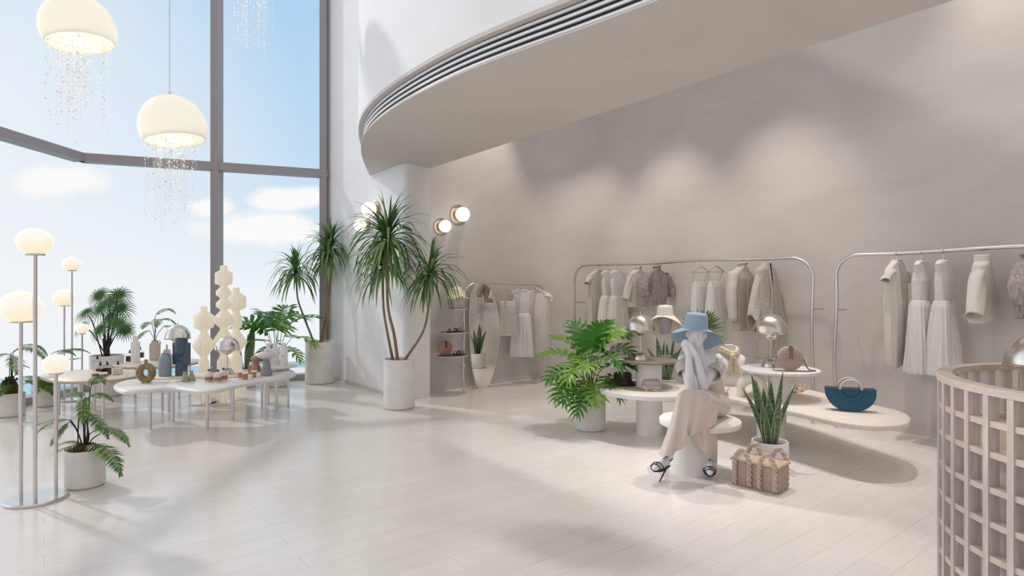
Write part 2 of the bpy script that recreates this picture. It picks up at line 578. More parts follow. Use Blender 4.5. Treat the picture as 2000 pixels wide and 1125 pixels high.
# which side is inside the slab?
mid = curve[len(curve) // 2]; t_ = (curve[len(curve) // 2 + 1] - mid).normalized()
INS = 1 if (V((-t_.y, t_.x, 0)).dot(e1 - mid) > 0) else -1
def ribbon(name, line, d0, d1, z0, z1, m):
    A, B = offset(line, d0 * INS), offset(line, d1 * INS)
    ring = [(p.x, p.y) for p in A] + [(p.x, p.y) for p in reversed(B)]
    a = sum(ring[i - 1][0] * ring[i][1] - ring[i][0] * ring[i - 1][1] for i in range(len(ring)))
    if a < 0: ring.reverse()
    mb = MB(); mb.prism(ring, z0, z1)
    return struct(mb.build(name, m, angle=25))
ribbon('trim_slot', curve, 0.040, 0.10, ZS + 0.0125, ZS + 0.215, M_black)
for i in range(4):
    z = ZS + 0.030 + i * 0.048
    ribbon('trim_%d' % (i + 1), curve, 0.026, 0.0398, z, z + 0.020, M_slat)
ribbon('trim_5', curve, -0.03, 0.13, ZS + 0.205, ZS + 0.24, M_soffit)
ribbon('wall_mezzanine', curve, -0.03, 0.14, ZS + 0.24, TOP, M_white)
ribbon('trim_6', [e0 + ed * t for t in (0.3, 3, 6, 9.3)], 0.0, 0.02, ZS + 0.02, ZS + 0.26, M_soffit)

# ------------------------------------------------------------------ keep leaves on the room side of the walls
_K = []
def _plane(a, b, x0, x1, room=V((0, 0, 0))):
    d = (b - a); n = V((-d.y, d.x, 0)).normalized()
    if n.dot(room - a) < 0: n = -n
    _K.append((a.copy(), n, x0, x1))
_plane(W_K, W_0, -9, W_0.x)
_plane(W_0, W_1, W_0.x, W_1.x)
_plane(W_1, P_1, W_1.x - 0.05, P_1.x)
_plane(P_1, P_2, P_1.x, P_2.x + 0.02)
_plane(L_0, CRN, P_2.x + 0.02, CRN.x)
def depth_in_wall(p):
    s = max(0.0, -6.64 - p.x)
    for a, n, x0, x1 in _K:
        if x0 <= p.x <= x1: s = max(s, -(p - a).dot(n))
    return s
def clamp(mb, loc, gap=0.03):
    res = []
    for q in mb.v:
        p = V(q) + V(loc)
        if p.x < -6.64 + gap: p.x = -6.64 + gap
        for a, n, x0, x1 in _K:
            if x0 <= p.x <= x1:
                s = (p - a).dot(n); g = gap + (0.10 if x0 < -8 else 0)
                if s < g: p += n * (g - s)
        if p.z < 0.006: p.z = 0.006
        res.append(tuple(p - V(loc)))
    mb.v = res
M_steel = mat('brushed_steel', (0.70, 0.665, 0.655), 0.28, 1.0)
M_steel_b = mat('bright_steel', (0.72, 0.70, 0.69), 0.22, 1.0)
M_chrome = mat('satin_nickel', (0.68, 0.62, 0.56), 0.24, 1.0)
M_bronze = mat('warm_metal', (0.50, 0.40, 0.32), 0.34, 1.0)
M_marble = mat('white_stone', (0.80, 0.78, 0.76), 0.3, var=0.08, scale=3)
M_conc = mat('pale_concrete', (0.79, 0.755, 0.72), 0.7, var=0.10, scale=6, bump=0.1, bscale=30)
M_conc2 = mat('white_concrete', (0.84, 0.815, 0.79), 0.7, var=0.06, scale=5, bump=0.08, bscale=30)
M_potw = mat('white_ceramic', (0.84, 0.82, 0.79), 0.4)
M_lightwood = wood_mat('pale_wood_top', (0.80, 0.73, 0.64), (0.72, 0.64, 0.55), stretch=(2, 16, 2))
M_edgewood = wood_mat('tan_wood_edge', (0.62, 0.46, 0.34), (0.52, 0.38, 0.27), stretch=(2, 2, 14))
M_greywood = wood_mat('washed_oak', (0.66, 0.585, 0.545), (0.50, 0.435, 0.40), 0.55, (10, 10, 0.9), 4)
M_railwood = wood_mat('washed_oak_rail', (0.66, 0.565, 0.48), (0.54, 0.455, 0.39), 0.55, (3, 3, 10), 4)
M_darkwood = wood_mat('brown_top', (0.27, 0.21, 0.175), (0.20, 0.155, 0.13), 0.4, (2, 14, 2))
M_brown = mat('dark_brown', (0.12, 0.07, 0.05), 0.5, var=0.2)
M_cream_w = wood_mat('cream_wood', (0.82, 0.70, 0.55), (0.76, 0.63, 0.48), 0.4, (2, 12, 2))
M_shelf = mat('dark_shelf', (0.06, 0.045, 0.045), 0.35)
M_mirror = mat('mirror_glass', (0.92, 0.92, 0.92), 0.01, 1.0)
M_globe = lamp_mat('opal_globe', (0.98, 0.80, 0.52), (0.96, 0.90, 0.80), 0.80)
M_sconce = lamp_mat('sconce_globe', (1.0, 0.93, 0.80), (1.0, 0.95, 0.88), 1.6)
M_brass = mat('pale_brass', (0.80, 0.66, 0.42), 0.3, 0.8)

# ------------------------------------------------------------------ three-globe floor lamps
LC = FL(71, 976)
LQ = [((FL(*p) - LC).x, (FL(*p) - LC).y) for p in ((40.5, 981), (68.5, 985), (109, 965))]
def globe_lamp():
    root = thing('floor_lamp', 'nearest three-globe steel floor lamp beside the fern in the foreground', 'floor lamp')
    b = MB(); b.lathe([(0, 0), (0.196, 0), (0.20, 0.006), (0.20, 0.016), (0.195, 0.022), (0, 0.022)], 64)
    b.build('base', M_steel_b, root)
    for (x, y, h, r) in ((LQ[0][0], LQ[0][1], 1.345, 0.137), (LQ[1][0], LQ[1][1], 1.845, 0.116), (LQ[2][0], LQ[2][1], 0.935, 0.088)):
        p = MB(); p.tube([(x, y, 0.02), (x, y, h)], 0.0135, 16)
        po = p.build('pole', M_steel, root)
        c = MB(); c.lathe([(0, 0), (r * 0.50, 0), (r * 0.54, 0.006), (r * 0.54, 0.012), (0, 0.012)], 32, (x, y, h - 0.004))
        c.build('collar', M_steel, po)
        g = MB(); zz = r * 0.86
        g.lathe([(r * 0.5, 0.0)] + [(r * math.cos(R(a)), zz * 0.92 + zz * math.sin(R(a))) for a in (-55, -40, -25, -10, 0, 12, 25, 40, 55, 70, 80)] + [(0, zz * 1.92)], 40, (x, y, h + 0.006))
        g.build('globe', M_globe, root)
    q = LQ
    m = MB()
    for i in range(3):
        (x0, y0), (x1, y1) = q[i], q[(i + 1) % 3]
        m.beam((x0, y0, 0.585), (x1, y1, 0.585), 0.006, 0.012)
    m.build('brace', M_steel, root)
    return root
GL = globe_lamp()
GL.location = LC
GL2 = dup(GL, FL(134, 781), label='distant three-globe floor lamp standing at the window corner')
GL2.location.x += 0.05

# ------------------------------------------------------------------ pendant lamps
M_shade = mat('pendant_opal', (0.93, 0.92, 0.87), 0.2, translucent=0.55, emit=(1.0, 0.96, 0.86), estr=0.28)
M_crys = mat('crystal_bits', (0.93, 0.90, 0.86), 0.08, spec=0.8, emit=(1, 0.93, 0.82), estr=0.25)
M_petal = mat('petal_beads', (0.88, 0.80, 0.70), 0.3, spec=0.6)
M_cord = mat('pale_cord', (0.75, 0.70, 0.62), 0.6)
M_bulb = mat('bulb', (1, 0.95, 0.85), 0.3, emit=(1.0, 0.86, 0.6), estr=14)
def pendant(label, loc, rz, seed, D=0.61, tall=True):
    rr = random.Random(seed)
    root = thing('pendant_lamp', label, 'pendant lamp', loc, rz, None)
    Rr = D / 2
    # squashed dome leaning over to one side; rim is an open mouth
    prof = [(0.0, 0.46), (0.18, 0.452), (0.36, 0.425), (0.55, 0.37), (0.72, 0.295), (0.86, 0.19), (0.95, 0.08), (1.0, -0.05), (0.985, -0.15), (0.94, -0.24), (0.875, -0.31)]
    sh = MB()
    T = Matrix.Rotation(R(-8), 3, 'Y')
    sh.lathe([(r * Rr, z * D * 0.95) for r, z in prof], 56, M=T)
    o = sh.build('shade', M_shade, root, angle=180); mod_solid(o, 0.006, -1)
    b = MB(); b.ball((0, 0, -0.15), 0.042)
    b.build('bulb', M_bulb, root)
    c = MB(); c.tube([(-0.03, 0, 0.26), (-0.03, 0, 3.4)], 0.005, 8)
    c.tube([(-0.03, 0, 0.26), (-0.03, 0, 0.31)], 0.014, 12)
    c.build('cord', M_cord, root)
    fz = MB()
    for i in range(420):      # broken crystal fringe inside the mouth
        a = rr.uniform(0, 2 * PI); r = Rr * 0.86 * math.sqrt(rr.uniform(0.25, 1))
        p = T @ V((r * math.cos(a), r * math.sin(a), -0.30 * D * 0.95 + rr.uniform(-0.015, 0.05)))
        s = rr.uniform(0.003, 0.008)
        fz.add([p + V((s, 0, 0)), p + V((-s * .5, s, 0)), p + V((-s * .5, -s, 0)), p + V((0, 0, s * 2)), p - V((0, 0, s * 2.2))],
               [(0, 1, 3), (1, 2, 3), (2, 0, 3), (1, 0, 4), (2, 1, 4), (0, 2, 4)])
    q = fz.build('crystal_fringe', M_crys, root, smooth=False); q['kind'] = 'stuff'
    st = MB()
    for i in range(64):
        a = rr.uniform(0, 2 * PI); r = Rr * rr.uniform(0.25, 0.82)
        x, y = r * math.cos(a), r * math.sin(a)
        ln = rr.uniform(0.45, 0.95)
        z0 = (T @ V((x, y, -0.29 * D))).z
        st.tube([(x, y, z0), (x, y, z0 - ln)], 0.0005, 3, cap=False)
        k = rr.randint(7, 13)
        for j in range(k):
            z = z0 - ln * (j + rr.random()) / k
            big = rr.uniform(0.005, 0.0125) * (1.15 if j < k * .4 else 1)
            n = V((rr.uniform(-1, 1), rr.uniform(-1, 1), rr.uniform(-.4, 1))).normalized()
            t1 = n.orthogonal().normalized() * big; t2 = n.cross(t1) * 0.6
            p = V((x + rr.uniform(-.006, .006), y + rr.uniform(-.006, .006), z)); e = n * big * 0.35
            st.mi = 0 if rr.random() < .55 else 1
            st.add([p + t1, p + t2, p - t1, p - t2, p + e, p - e], [(0, 1, 4), (1, 2, 4), (2, 3, 4), (3, 0, 4), (1, 0, 5), (2, 1, 5), (3, 2, 5), (0, 3, 5)])
    q = st.build('bead_strands', [M_crys, M_petal], root, smooth=False); q['kind'] = 'stuff'
    return root
pendant('cream dome pendant hanging lowest, before the centre of the window', P(337, 240, 6.0), R(0), 1)
pendant('cream dome pendant at upper left, its top cut by the frame', P(152, 48, 5.6), R(8), 2)
pendant('highest pendant right of the mullion, only its mouth and bead strands showing', P(490, -62, 7.2), R(0), 3)
pendant('pendant above the frame, only its bead strands showing left of the mullion', P(290, -190, 6.8), R(20), 4)

# ------------------------------------------------------------------ wall sconces
def sconce(name, label, loc, rz, plate, ball, out):
    root = thing(name, label, 'wall lamp', loc, rz, 'globe wall lamps')
    Mx = Matrix.Rotation(R(90), 3, 'Y')
    b = MB(); b.lathe([(0, 0), (plate, 0), (plate, 0.012), (plate * 0.98, 0.016), (0, 0.016)], 40, M=Mx)
    b.build('wall_plate', M_bronze, root)
    c = MB(); c.lathe([(ball * 0.8, 0.012), (ball * 0.8, 0.05), (ball * 0.7, 0.055), (0, 0.055)], 32, M=Mx)
    c.build('collar', M_brass, root)
    g = MB(); g.ball((out, 0, 0), ball, 32, 18)
    g.build('globe', M_sconce, root)
    return root
lw_n = V((LD.y, -LD.x, 0)); lw_a = math.atan2(lw_n.y, lw_n.x)
def on_line(px, a, d):
    """point of plan line a + t d seen in pixel column px"""
    k = (px - 1000) / F
    t = (k * a.y - a.x) / (d.x - k * d.y)
    return a + d * t
for px, py, pl_, bl, lb in ((861, 443, 0.135, 0.095, 'smaller lower globe wall lamp on the plaster wall near the shelf'),
                        (895, 420, 0.165, 0.115, 'larger upper globe wall lamp on the plaster wall above the rail')):
    p = on_line(px, L_0, LD); p = V((p.x, p.y, EYE - (py - 562.5) / F * p.y))
    sconce('wall_lamp', lb, p, lw_a, pl_, bl, 0.12)
pd = (P_1 - W_1).normalized(); pn = V((pd.y, -pd.x, 0)); pn = pn if pn.y < 0 else -pn
pa = math.atan2(pn.y, pn.x)
for px, py, pl_, bl, lb in ((736, 411, 0.14, 0.115, 'upper globe wall lamp on the white pillar'),
                        (718, 441, 0.12, 0.095, 'lower globe wall lamp on the white pillar, half hidden by palm leaves')):
    p = on_line(px, W_1, pd); p = V((p.x, p.y, EYE - (py - 562.5) / F * p.y))
    sconce('wall_lamp', lb, p, pa, pl_, bl, 0.13)

# ------------------------------------------------------------------ clothes rails
def wob(pts, amp, seed):
    rr = random.Random(seed); res = []
    ph = [rr.uniform(0, 6) for _ in range(3)]
    for i, p in enumerate(pts):
        s = i * 0.55
        res.append(V(p) + V((math.sin(s + ph[0]), math.sin(s * .8 + ph[1]), math.sin(s * .9 + ph[2]))) * amp)
    return res
def rail(label, a, b, h, r=0.019, rc=0.28, stubs=True, wall_n=None, name='clothes_rail', left_flare=0.0):
    a, b = V(a), V(b); d = (b - a); L = d.length; u = d / L
    root = thing(name, label, 'clothes rail', a)
    pts = []
    for i in range(14): pts.append(V((0, 0, (h - rc) * i / 14)))
    for i in range(7):
        an = R(90 * i / 6); pts.append(u * (rc - rc * math.cos(an)) + V((0, 0, h - rc + rc * math.sin(an))))
    n = max(6, int((L - 2 * rc) / 0.16))
    for i in range(1, n): pts.append(u * (rc + (L - 2 * rc) * i / n) + V((0, 0, h)))
    for i in range(7):
        an = R(90 * i / 6); pts.append(u * (L - rc + rc * math.sin(an)) + V((0, 0, h - rc + rc * math.cos(an))))
    for i in range(1, 15): pts.append(d + V((0, 0, (h - rc) * (1 - i / 14))))
    q = wob(pts, 0.009, int(L * 100)); q[0].z = 0; q[-1].z = 0
    m = MB(); m.tube(spline(q, n=3), r, 12); m.build('frame_tube', M_steel, root)
    for e in (V((0, 0, 0)), d):
        f = MB(); f.tube([e, e + V((0, 0, 0.05))], r * 1.18, 14)
        f.build('foot_sleeve', M_steel, root)
    if stubs and wall_n is not None:
        for e in (V((0, 0, 0)), d):
            s = MB(); p = e + V((0, 0, 1.35)); s.tube([p, p + wall_n], 0.013, 10)
            s.tube([p + wall_n * 0.94, p + wall_n], 0.018, 10)
            s.build('wall_stub', M_steel, root)
    return root
wn = V((WD.y, -WD.x, 0)); wn = -wn if wn.y < 0 else wn
rA0, rA1 = FL(1122, 743), FL(1587, 827)
rail('longer wavy steel clothes rail in the middle of the right wall', rA0, rA1, 1.975, wall_n=wn * 0.24)
rB0 = FL(1632, 836); rB1 = rB0 + WD * 4.1
rail('wavy steel clothes rail at far right behind the lattice counter', rB0, rB1, 1.975, wall_n=wn * 0.24)
rS0, rS1 = FL(906, 765), FL(1062, 742)
rail('small clothes rail with side shelves near the pillar', rS0, rS1, 1.665, r=0.015, rc=0.22, stubs=False)
rs = [o for o in bpy.data.objects if o.name == 'clothes_rail.002'][0]
su = (rS1 - rS0).normalized()
for z, ln, wd in ((1.28, 0.34, 0.15), (0.925, 0.46, 0.19), (0.575, 0.50, 0.21)):
    s = MB(); c = -su * (ln * 0.42)
    nn_ = V((-su.y, su.x, 0))
    ring = [c + su * (ln * 0.5 * math.cos(2 * PI * i / 40)) + nn_ * (wd * math.sin(2 * PI * i / 40)) for i in range(40)]
    s.prism([(p.x, p.y) for p in ring], z - 0.006, z + 0.006)
    so_ = s.build('shelf', M_shelf, rs)
    e = MB(); e.tube([V((p.x, p.y, z)) for p in ring], 0.009, 8, closed=True); e.build('shelf_rim', M_steel, so_)
    k = MB(); k.tube([V((0, 0, z - 0.17)), -su * (ln * 0.42) + V((0, 0, z - 0.01))], 0.006, 8)
    k.tube([(0, 0, z - 0.20), (0, 0, z - 0.14)], 0.021, 12)
    k.build('strut', M_steel, so_)

# ------------------------------------------------------------------ leaning mirror
mroot = thing('standing_mirror', 'tall asymmetric oblong mirror leaning behind the small clothes rail', 'mirror')
mx0 = FL(943, 757)
mroot.location = mx0 + V((0, 0, 0.0)); mroot.rotation_euler = (0, 0, 0)
hpx = [(943, 556), (958, 566), (968, 590), (975, 630), (975.5, 665), (970, 705), (961, 740), (953, 757), (943, 760), (933, 757), (926, 735), (921, 700), (919, 650), (919, 610), (922, 578), (931, 561)]
kx = mx0.y / F / 0.80; kz = mx0.y / F
ol = spline([((x - 943) * kx, 0, (759.5 - z) * kz + 0.0) for x, z in hpx], closed=True, n=5)
tilt = 0.012
MD = V((0.799, 0.602, 0)); MN = V((0.602, -0.799, 0))
def mir(p, off):
    q = MD * p.x + V((0, 0, p.z)) - MN * (p.z * tilt) + MN * off
    return q
mb = MB(); n = len(ol)
mb.add([mir(p, 0.012) for p in ol], [tuple(range(n))]); mo = mb.build('mirror_glass', M_mirror, mroot, smooth=False)
mb = MB(); mb.tube([mir(p, 0.004) for p in ol], 0.011, 10, closed=True); mb.build('frame', M_chrome, mroot)
mb = MB()
mb.add([mir(p, -0.006) for p in ol], [tuple(range(n))]); mb.build('back_board', M_steel, mroot, smooth=False)

# ------------------------------------------------------------------ tables
def table(name, label, outline, z, th, top_m, legs, leg_r=0.016, edge_m=None, leg_m=None, ped=None, bevel=0.006, group=None):
    cx = sum(p[0] for p in outline) / len(outline); cy = sum(p[1] for p in outline) / len(outline)
    root = thing(name, label, 'table', (cx, cy, 0), 0, group)
    ring = [(p[0] - cx, p[1] - cy) for p in outline]
    a = sum(ring[i - 1][0] * ring[i][1] - ring[i][0] * ring[i - 1][1] for i in range(len(ring)))
    if a < 0: ring.reverse()
    m = MB(); m.prism(ring, z - th, z, bevel)
    if edge_m:
        nf = len(ring); 
        for i in range(len(m.f)): m.m[i] = 1
        m.m[-1] = 0
    m.build('table_top', [top_m, edge_m] if edge_m else top_m, root, angle=50)
    for (x, y) in legs:
        l = MB(); l.tube([(x - cx, y - cy, 0), (x - cx, y - cy, z - th)], leg_r, 14)
        l.build('leg', leg_m or M_steel, root)
    if ped:
        for (x, y, r, rb) in ped:
            l = MB(); l.lathe([(0, 0), (rb, 0), (rb, 0.004), (r, z - th - 0.001), (0, z - th - 0.001)], 48, (x - cx, y - cy, 0))
            l.build('pedestal', M_conc2, root)
    return root
def xy(p): return (p.x, p.y)
def blob(pts, n=6): return [(p.x, p.y) for p in spline([V((q[0], q[1], 0)) for q in pts], closed=True, n=n)]

ZK = 0.50
K_out = blob([xy(FL(222, 752, ZK)), xy(FL(240, 764, ZK)), xy(FL(290, 761, ZK)), xy(FL(335, 757, ZK)), xy(FL(404, 764, ZK)), xy(FL(462, 753, ZK)), xy(FL(510, 744, ZK)), xy(FL(562, 736, ZK)), xy(FL(578, 727, ZK)), xy(FL(552, 720, ZK)), xy(FL(500, 732, ZK)), xy(FL(440, 740, ZK)), xy(FL(380, 740.5, ZK)), xy(FL(310, 741, ZK)), xy(FL(255, 741, ZK))])
table('display_table', 'curvy white-topped table in front by the window with a donut vase', K_out, ZK, 0.035, M_marble,
      [xy(FL(293, 838)), xy(FL(338, 823)), xy(FL(405, 838)), xy(FL(455, 818)), xy(FL(518, 820)), xy(FL(540, 803))], 0.019)
ZM = 0.455
M_out = blob([(-4.75, 7.80), (-4.5, 7.60), (-4.1, 7.56), (-3.7, 7.62), (-3.45, 7.82), (-3.62, 8.06), (-4.1, 8.14), (-4.55, 8.08)])
table('display_table', 'low tan-edged table carrying the blue vases behind the curvy white table', M_out, ZM, 0.035, M_lightwood,
      [(-4.6, 7.88), (-4.42, 7.72), (-3.62, 7.74), (-3.75, 8.0)], 0.016, M_edgewood)
ZL = 0.50
L_out = blob([(-5.98, 7.62), (-5.6, 7.22), (-5.15, 7.05), (-4.78, 7.25), (-4.72, 7.62), (-4.95, 7.95), (-5.4, 8.15), (-5.85, 8.05)])
table('display_table', 'round-ended table with perfume bottles, left of the curvy white table', L_out, ZL, 0.035, M_lightwood,
      [(-4.93, 7.22), (-5.47, 7.85), (-5.75, 7.6), (-5.2, 7.2)], 0.017, M_edgewood)
ZN = 0.50
N_out = blob([(-5.78, 8.72), (-5.45, 8.36), (-5.0, 8.38), (-4.70, 8.6), (-4.72, 9.1), (-5.0, 9.35), (-5.45, 9.3)])
table('display_table', 'rear table with the white bottle and the fern vase beside the glass', N_out, ZN, 0.035, M_lightwood,
      [(-5.15, 8.5), (-4.82, 8.68), (-5.5, 8.75), (-4.95, 9.2)], 0.016, M_edgewood)
ZR = 0.555
R_c = FL(537, 713.5, ZR)
table('side_table', 'small round table with three white bottles before the philodendron', circle(xy(R_c), 0.29), ZR, 0.022, M_marble,
      [(R_c.x + 0.2, R_c.y - 0.05), (R_c.x - 0.15, R_c.y + 0.15), (R_c.x - 0.1, R_c.y - 0.18)], 0.014)

# right-hand display group
Z2 = 0.515; c2 = FL(1268, 848)
T2c = V((c2.x, c2.y, 0))
t2 = table('display_table', 'round pale table with a thick cylinder leg carrying two hats', circle(xy(T2c), 0.56, 64), Z2, 0.05, M_lightwood, [], ped=[(T2c.x, T2c.y, 0.14, 0.14)], edge_m=M_conc2)
Z1 = 0.815
t1 = thing('display_riser', 'brown round riser on a white drum, standing on the hat table', 'display stand', (T2c.x, T2c.y + 0.02, Z2))
m = MB(); m.prism(circle((0, 0), 0.32, 56), Z1 - Z2 - 0.022, Z1 - Z2, 0.004); m.build('riser_top', M_darkwood, t1)
m = MB(); m.lathe([(0, 0), (0.14, 0), (0.14, Z1 - Z2 - 0.022), (0, Z1 - Z2 - 0.022)], 48); m.build('drum', M_conc2, t1)
ST = V((1.645, 5.25, 0)); ZST = 0.455
st = table('stool', 'round grey stool the blue-hatted mannequin sits on', circle((ST.x, ST.y), 0.345, 56), ZST, 0.05, M_conc, [], ped=[(ST.x - 0.06, ST.y, 0.20, 0.20)])
st['category'] = 'stool'
ZP = 0.46
PL_c = FL(1517, 878)
Pp = [xy(FL(1778, 818, ZP)), xy(FL(1762, 829, ZP)), xy(FL(1700, 831.5, ZP)), xy(FL(1630, 822, ZP)), xy(FL(1560, 806, ZP)), xy(FL(1480, 789, ZP)), xy(FL(1405, 774, ZP)), xy(FL(1355, 769, ZP)), xy(FL(1336, 757, ZP)), xy(FL(1352, 745, ZP)), xy(FL(1400, 739, ZP)), xy(FL(1460, 742, ZP)), xy(FL(1530, 751, ZP)), xy(FL(1590, 763, ZP)), xy(FL(1660, 780, ZP)), xy(FL(1735, 797, ZP)), xy(FL(1768, 807, ZP))]
pt = table('display_table', 'long curved low platform table carrying the blue handbag', blob(Pp), ZP, 0.045, M_lightwood, [], ped=[(PL_c.x, PL_c.y + 0.12, 0.138, 0.138), (2.2, 6.8, 0.13, 0.13)])
Te = V((2.78, 6.22, 0)); ZE = 0.765
te = thing('display_riser', 'round white marble riser with the woven round bag', 'display stand', (Te.x, Te.y, ZP))
m = MB(); m.prism(circle((0, 0), 0.385, 56), ZE - ZP - 0.03, ZE - ZP, 0.006); m.build('riser_top', M_marble, te)
m = MB(); m.lathe([(0, 0), (0.115, 0), (0.115, ZE - ZP - 0.03), (0, ZE - ZP - 0.03)], 40); m.build('drum', M_conc2, te)

# ------------------------------------------------------------------ dome table lamps
def dome_lamp(label, loc, s=1.0, m=None):
    m = m or M_chrome
    root = thing('table_lamp', label, 'table lamp', loc, 0, 'dome table lamps')
    b = MB(); b.lathe([(0, 0), (0.084, 0)] + [(0.084 * math.cos(R(a)), 0.082 * math.sin(R(a))) for a in range(8, 90, 9)] + [(0.006, 0.083)], 40)
    b.build('base', m, root)
    k = MB(); k.tube([(0, 0, 0.08), (0, 0, 0.30)], 0.0065, 12); k.build('stem', m, root)
    d = MB()
    prof = [(0.155 * math.cos(R(a)), 0.325 + 0.175 * math.sin(R(a))) for a in range(-3, 90, 6)]
    d.lathe(prof + [(0, 0.50)], 48)
    o = d.build('shade', m, root); mod_solid(o, 0.003, -1)
    f = MB(); f.tube([(0, 0, 0.498), (0, 0, 0.516)], 0.006, 10); f.ball((0, 0, 0.52), 0.008, 12, 8); f.build('finial', m, o)
    q = MB(); q.lathe([(0, 0.255)] + [(0.077 * math.cos(R(a)), 0.33 + 0.075 * math.sin(R(a))) for a in range(-80, 41, 10)], 36)
    q.build('inner_bowl', m, root)
    root.scale = (s, s, s)
    return root
lamp_a = FL(1251, 702, Z1)
DL = dome_lamp('dome table lamp on the brown riser beside the straw hat', lamp_a)
dup(DL, V((Te.x - 0.03, Te.y + 0.15, ZE)), label='dome table lamp behind the round woven bag', scale=1.12)
dl2 = dome_lamp('silver dome table lamp on the low table before the cream columns', FL(444, 730, ZM), 1.0, M_steel_b)
dup(dl2, FL(347, 709.5, ZN), label='silver dome lamp near the glass, partly behind a fern frond', scale=1.13)

# ------------------------------------------------------------------ cream fin columns
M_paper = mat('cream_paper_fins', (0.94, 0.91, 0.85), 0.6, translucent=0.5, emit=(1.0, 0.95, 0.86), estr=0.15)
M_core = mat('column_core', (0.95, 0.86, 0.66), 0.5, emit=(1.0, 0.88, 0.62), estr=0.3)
M_plate = mat('clear_base_plate', (0.82, 0.84, 0.88), 0.1, spec=0.7)
def fin_column(label, loc, prof, rz, scale=1.0):
    root = thing('sculptural_column', label, 'decor column', loc, rz, 'cream fin columns')
    b = MB(); b.lathe([(0, 0), (0.19, 0), (0.19, 0.012), (0, 0.012)], 40); b.build('base_plate', M_plate, root)
    H = prof[-1][0]
    c = MB(); c.tube([(0, 0, 0.012), (0, 0, H)], 0.018, 12); c.build('core', M_core, root)
    n = 12
    for k in range(n):
        a = PI * k / n * 2; ca, sa = math.cos(a), math.sin(a); nx, ny = -sa * 0.004, ca * 0.004
        m = MB(); vs = []; fs = []
        for z, r in prof:
            for sg in (-1, 1):
                vs.append((0.012 * ca + nx * sg, 0.012 * sa + ny * sg, z)); vs.append((r * ca + nx * sg, r * sa + ny * sg, z))
        for i in range(len(prof) - 1):
            j = i * 4
            fs += [(j, j + 1, j + 5, j + 4), (j + 3, j + 2, j + 6, j + 7), (j + 1, j + 3, j + 7, j + 5)]
        e = (len(prof) - 1) * 4
        fs += [(0, 2, 3, 1), (e, e + 1, e + 3, e + 2)]
        m.add(vs, fs); m.build('fin', M_paper, root, smooth=False)
    root.scale = (0.86, 0.86, scale)
    return root
def stack(units, neck=0.055):
    """units of (height, radius, flat) hexagonal bulges one above the other"""
    z = 0.013; pr = [(z, neck)]
    for h, r, fl_ in units:
        k = (h - fl_) / 2
        pr += [(z + h * 0.06, neck), (z + k * 0.9, r), (z + k * 0.9 + fl_, r), (z + h * 0.96, neck)]
        z += h
    pr.append((z + 0.05, neck)); pr.append((z + 0.055, neck * 0.8))
    return pr
u = 8.35 / F
fin_column('tallest cream paper-fin column behind the silver dome lamp', FL(437, 787.5), stack([(0.30, 0.16, 0.12), (0.36, 0.10, 0.2), (0.36, 0.175, 0.04), (0.26, 0.16, 0.06), (0.16, 0.115, 0.05), (0.165, 0.115, 0.05), (0.24, 0.13, 0.15)]), 0)
fin_column('shortest cream paper-fin column in front of the mullion', FL(398, 788), stack([(0.32, 0.15, 0.12), (0.30, 0.08, 0.2), (0.36, 0.165, 0.04), (0.30, 0.15, 0.16)]), 0.13)
fin_column('middle-height cream paper-fin column, farthest back of the three', FL(461, 779), stack([(0.34, 0.16, 0.12), (0.30, 0.10, 0.2), (0.34, 0.17, 0.05), (0.26, 0.10, 0.1), (0.30, 0.16, 0.15)]), 0.06)

# ------------------------------------------------------------------ round lattice counter
CC = V((2.99, 2.77, 0)); CR = 0.835; CZ = 1.15
cr = thing('reception_counter', 'round washed-oak lattice counter at the right edge', 'counter', CC)
def ringmb(r0, r1, z0, z1, n=96):
    m = MB(); m.lathe([(r1, z0), (r1, z1), (r0, z1), (r0, z0), (r1, z0)], n); return m
ringmb(CR - 0.062, CR + 0.004, CZ - 0.036, CZ).build('top_rail', M_railwood, cr)
rz_ = [0.985, 0.845, 0.685, 0.53, 0.375, 0.22, 0.065]
for z in rz_:
    ringmb(CR - 0.055, CR - 0.006, z - 0.014, z + 0.014).build('hoop_rail', M_railwood, cr)
NU = 44
for k in range(NU):
    a = 2 * PI * (k + 0.35) / NU
    m = MB(); m.box((math.cos(a) * (CR - 0.027), math.sin(a) * (CR - 0.027), (CZ - 0.036) / 2), (0.055, 0.030, CZ - 0.036), a)
    m.build('upright', M_greywood, cr, smooth=False)
ringmb(CR - 0.125, CR - 0.10, 0.0, 0.80).build('drum_panel', M_greywood, cr)
m = MB(); m.lathe([(0, 0.80), (CR - 0.075, 0.80), (CR - 0.075, 0.826), (0, 0.826)], 80); m.build('counter_top', M_cream_w, cr)
tray = thing('bowl', 'dark brown round bowl on the counter top inside the lattice', 'bowl', (CC.x - 0.09, CC.y - 0.02, 0.826))
m = MB(); m.lathe([(0, 0), (0.10, 0), (0.15, 0.035), (0.165, 0.055), (0.155, 0.055), (0.14, 0.04), (0.09, 0.012), (0, 0.012)], 40); m.build('bowl_body', M_brown, tray)
dup(DL, V((2.90, 3.28, 0.826)), label='dome table lamp on the lattice counter at the right edge', scale=1.08)
M_leaf = mat('leaf_green', (0.075, 0.25, 0.04), 0.36, var=0.45, scale=5, translucent=0.12)
M_leaf_l = mat('leaf_fresh', (0.24, 0.46, 0.07), 0.34, var=0.35, scale=6, translucent=0.18)
M_dra = mat('dracaena_leaf', (0.075, 0.20, 0.05), 0.4, var=0.4, scale=3, translucent=0.12)
M_dra_l = mat('dracaena_leaf_pale', (0.26, 0.36, 0.12), 0.42, var=0.3, scale=3, translucent=0.12)
M_fern = mat('fern_green', (0.075, 0.19, 0.035), 0.5, var=0.4, scale=10, translucent=0.25)
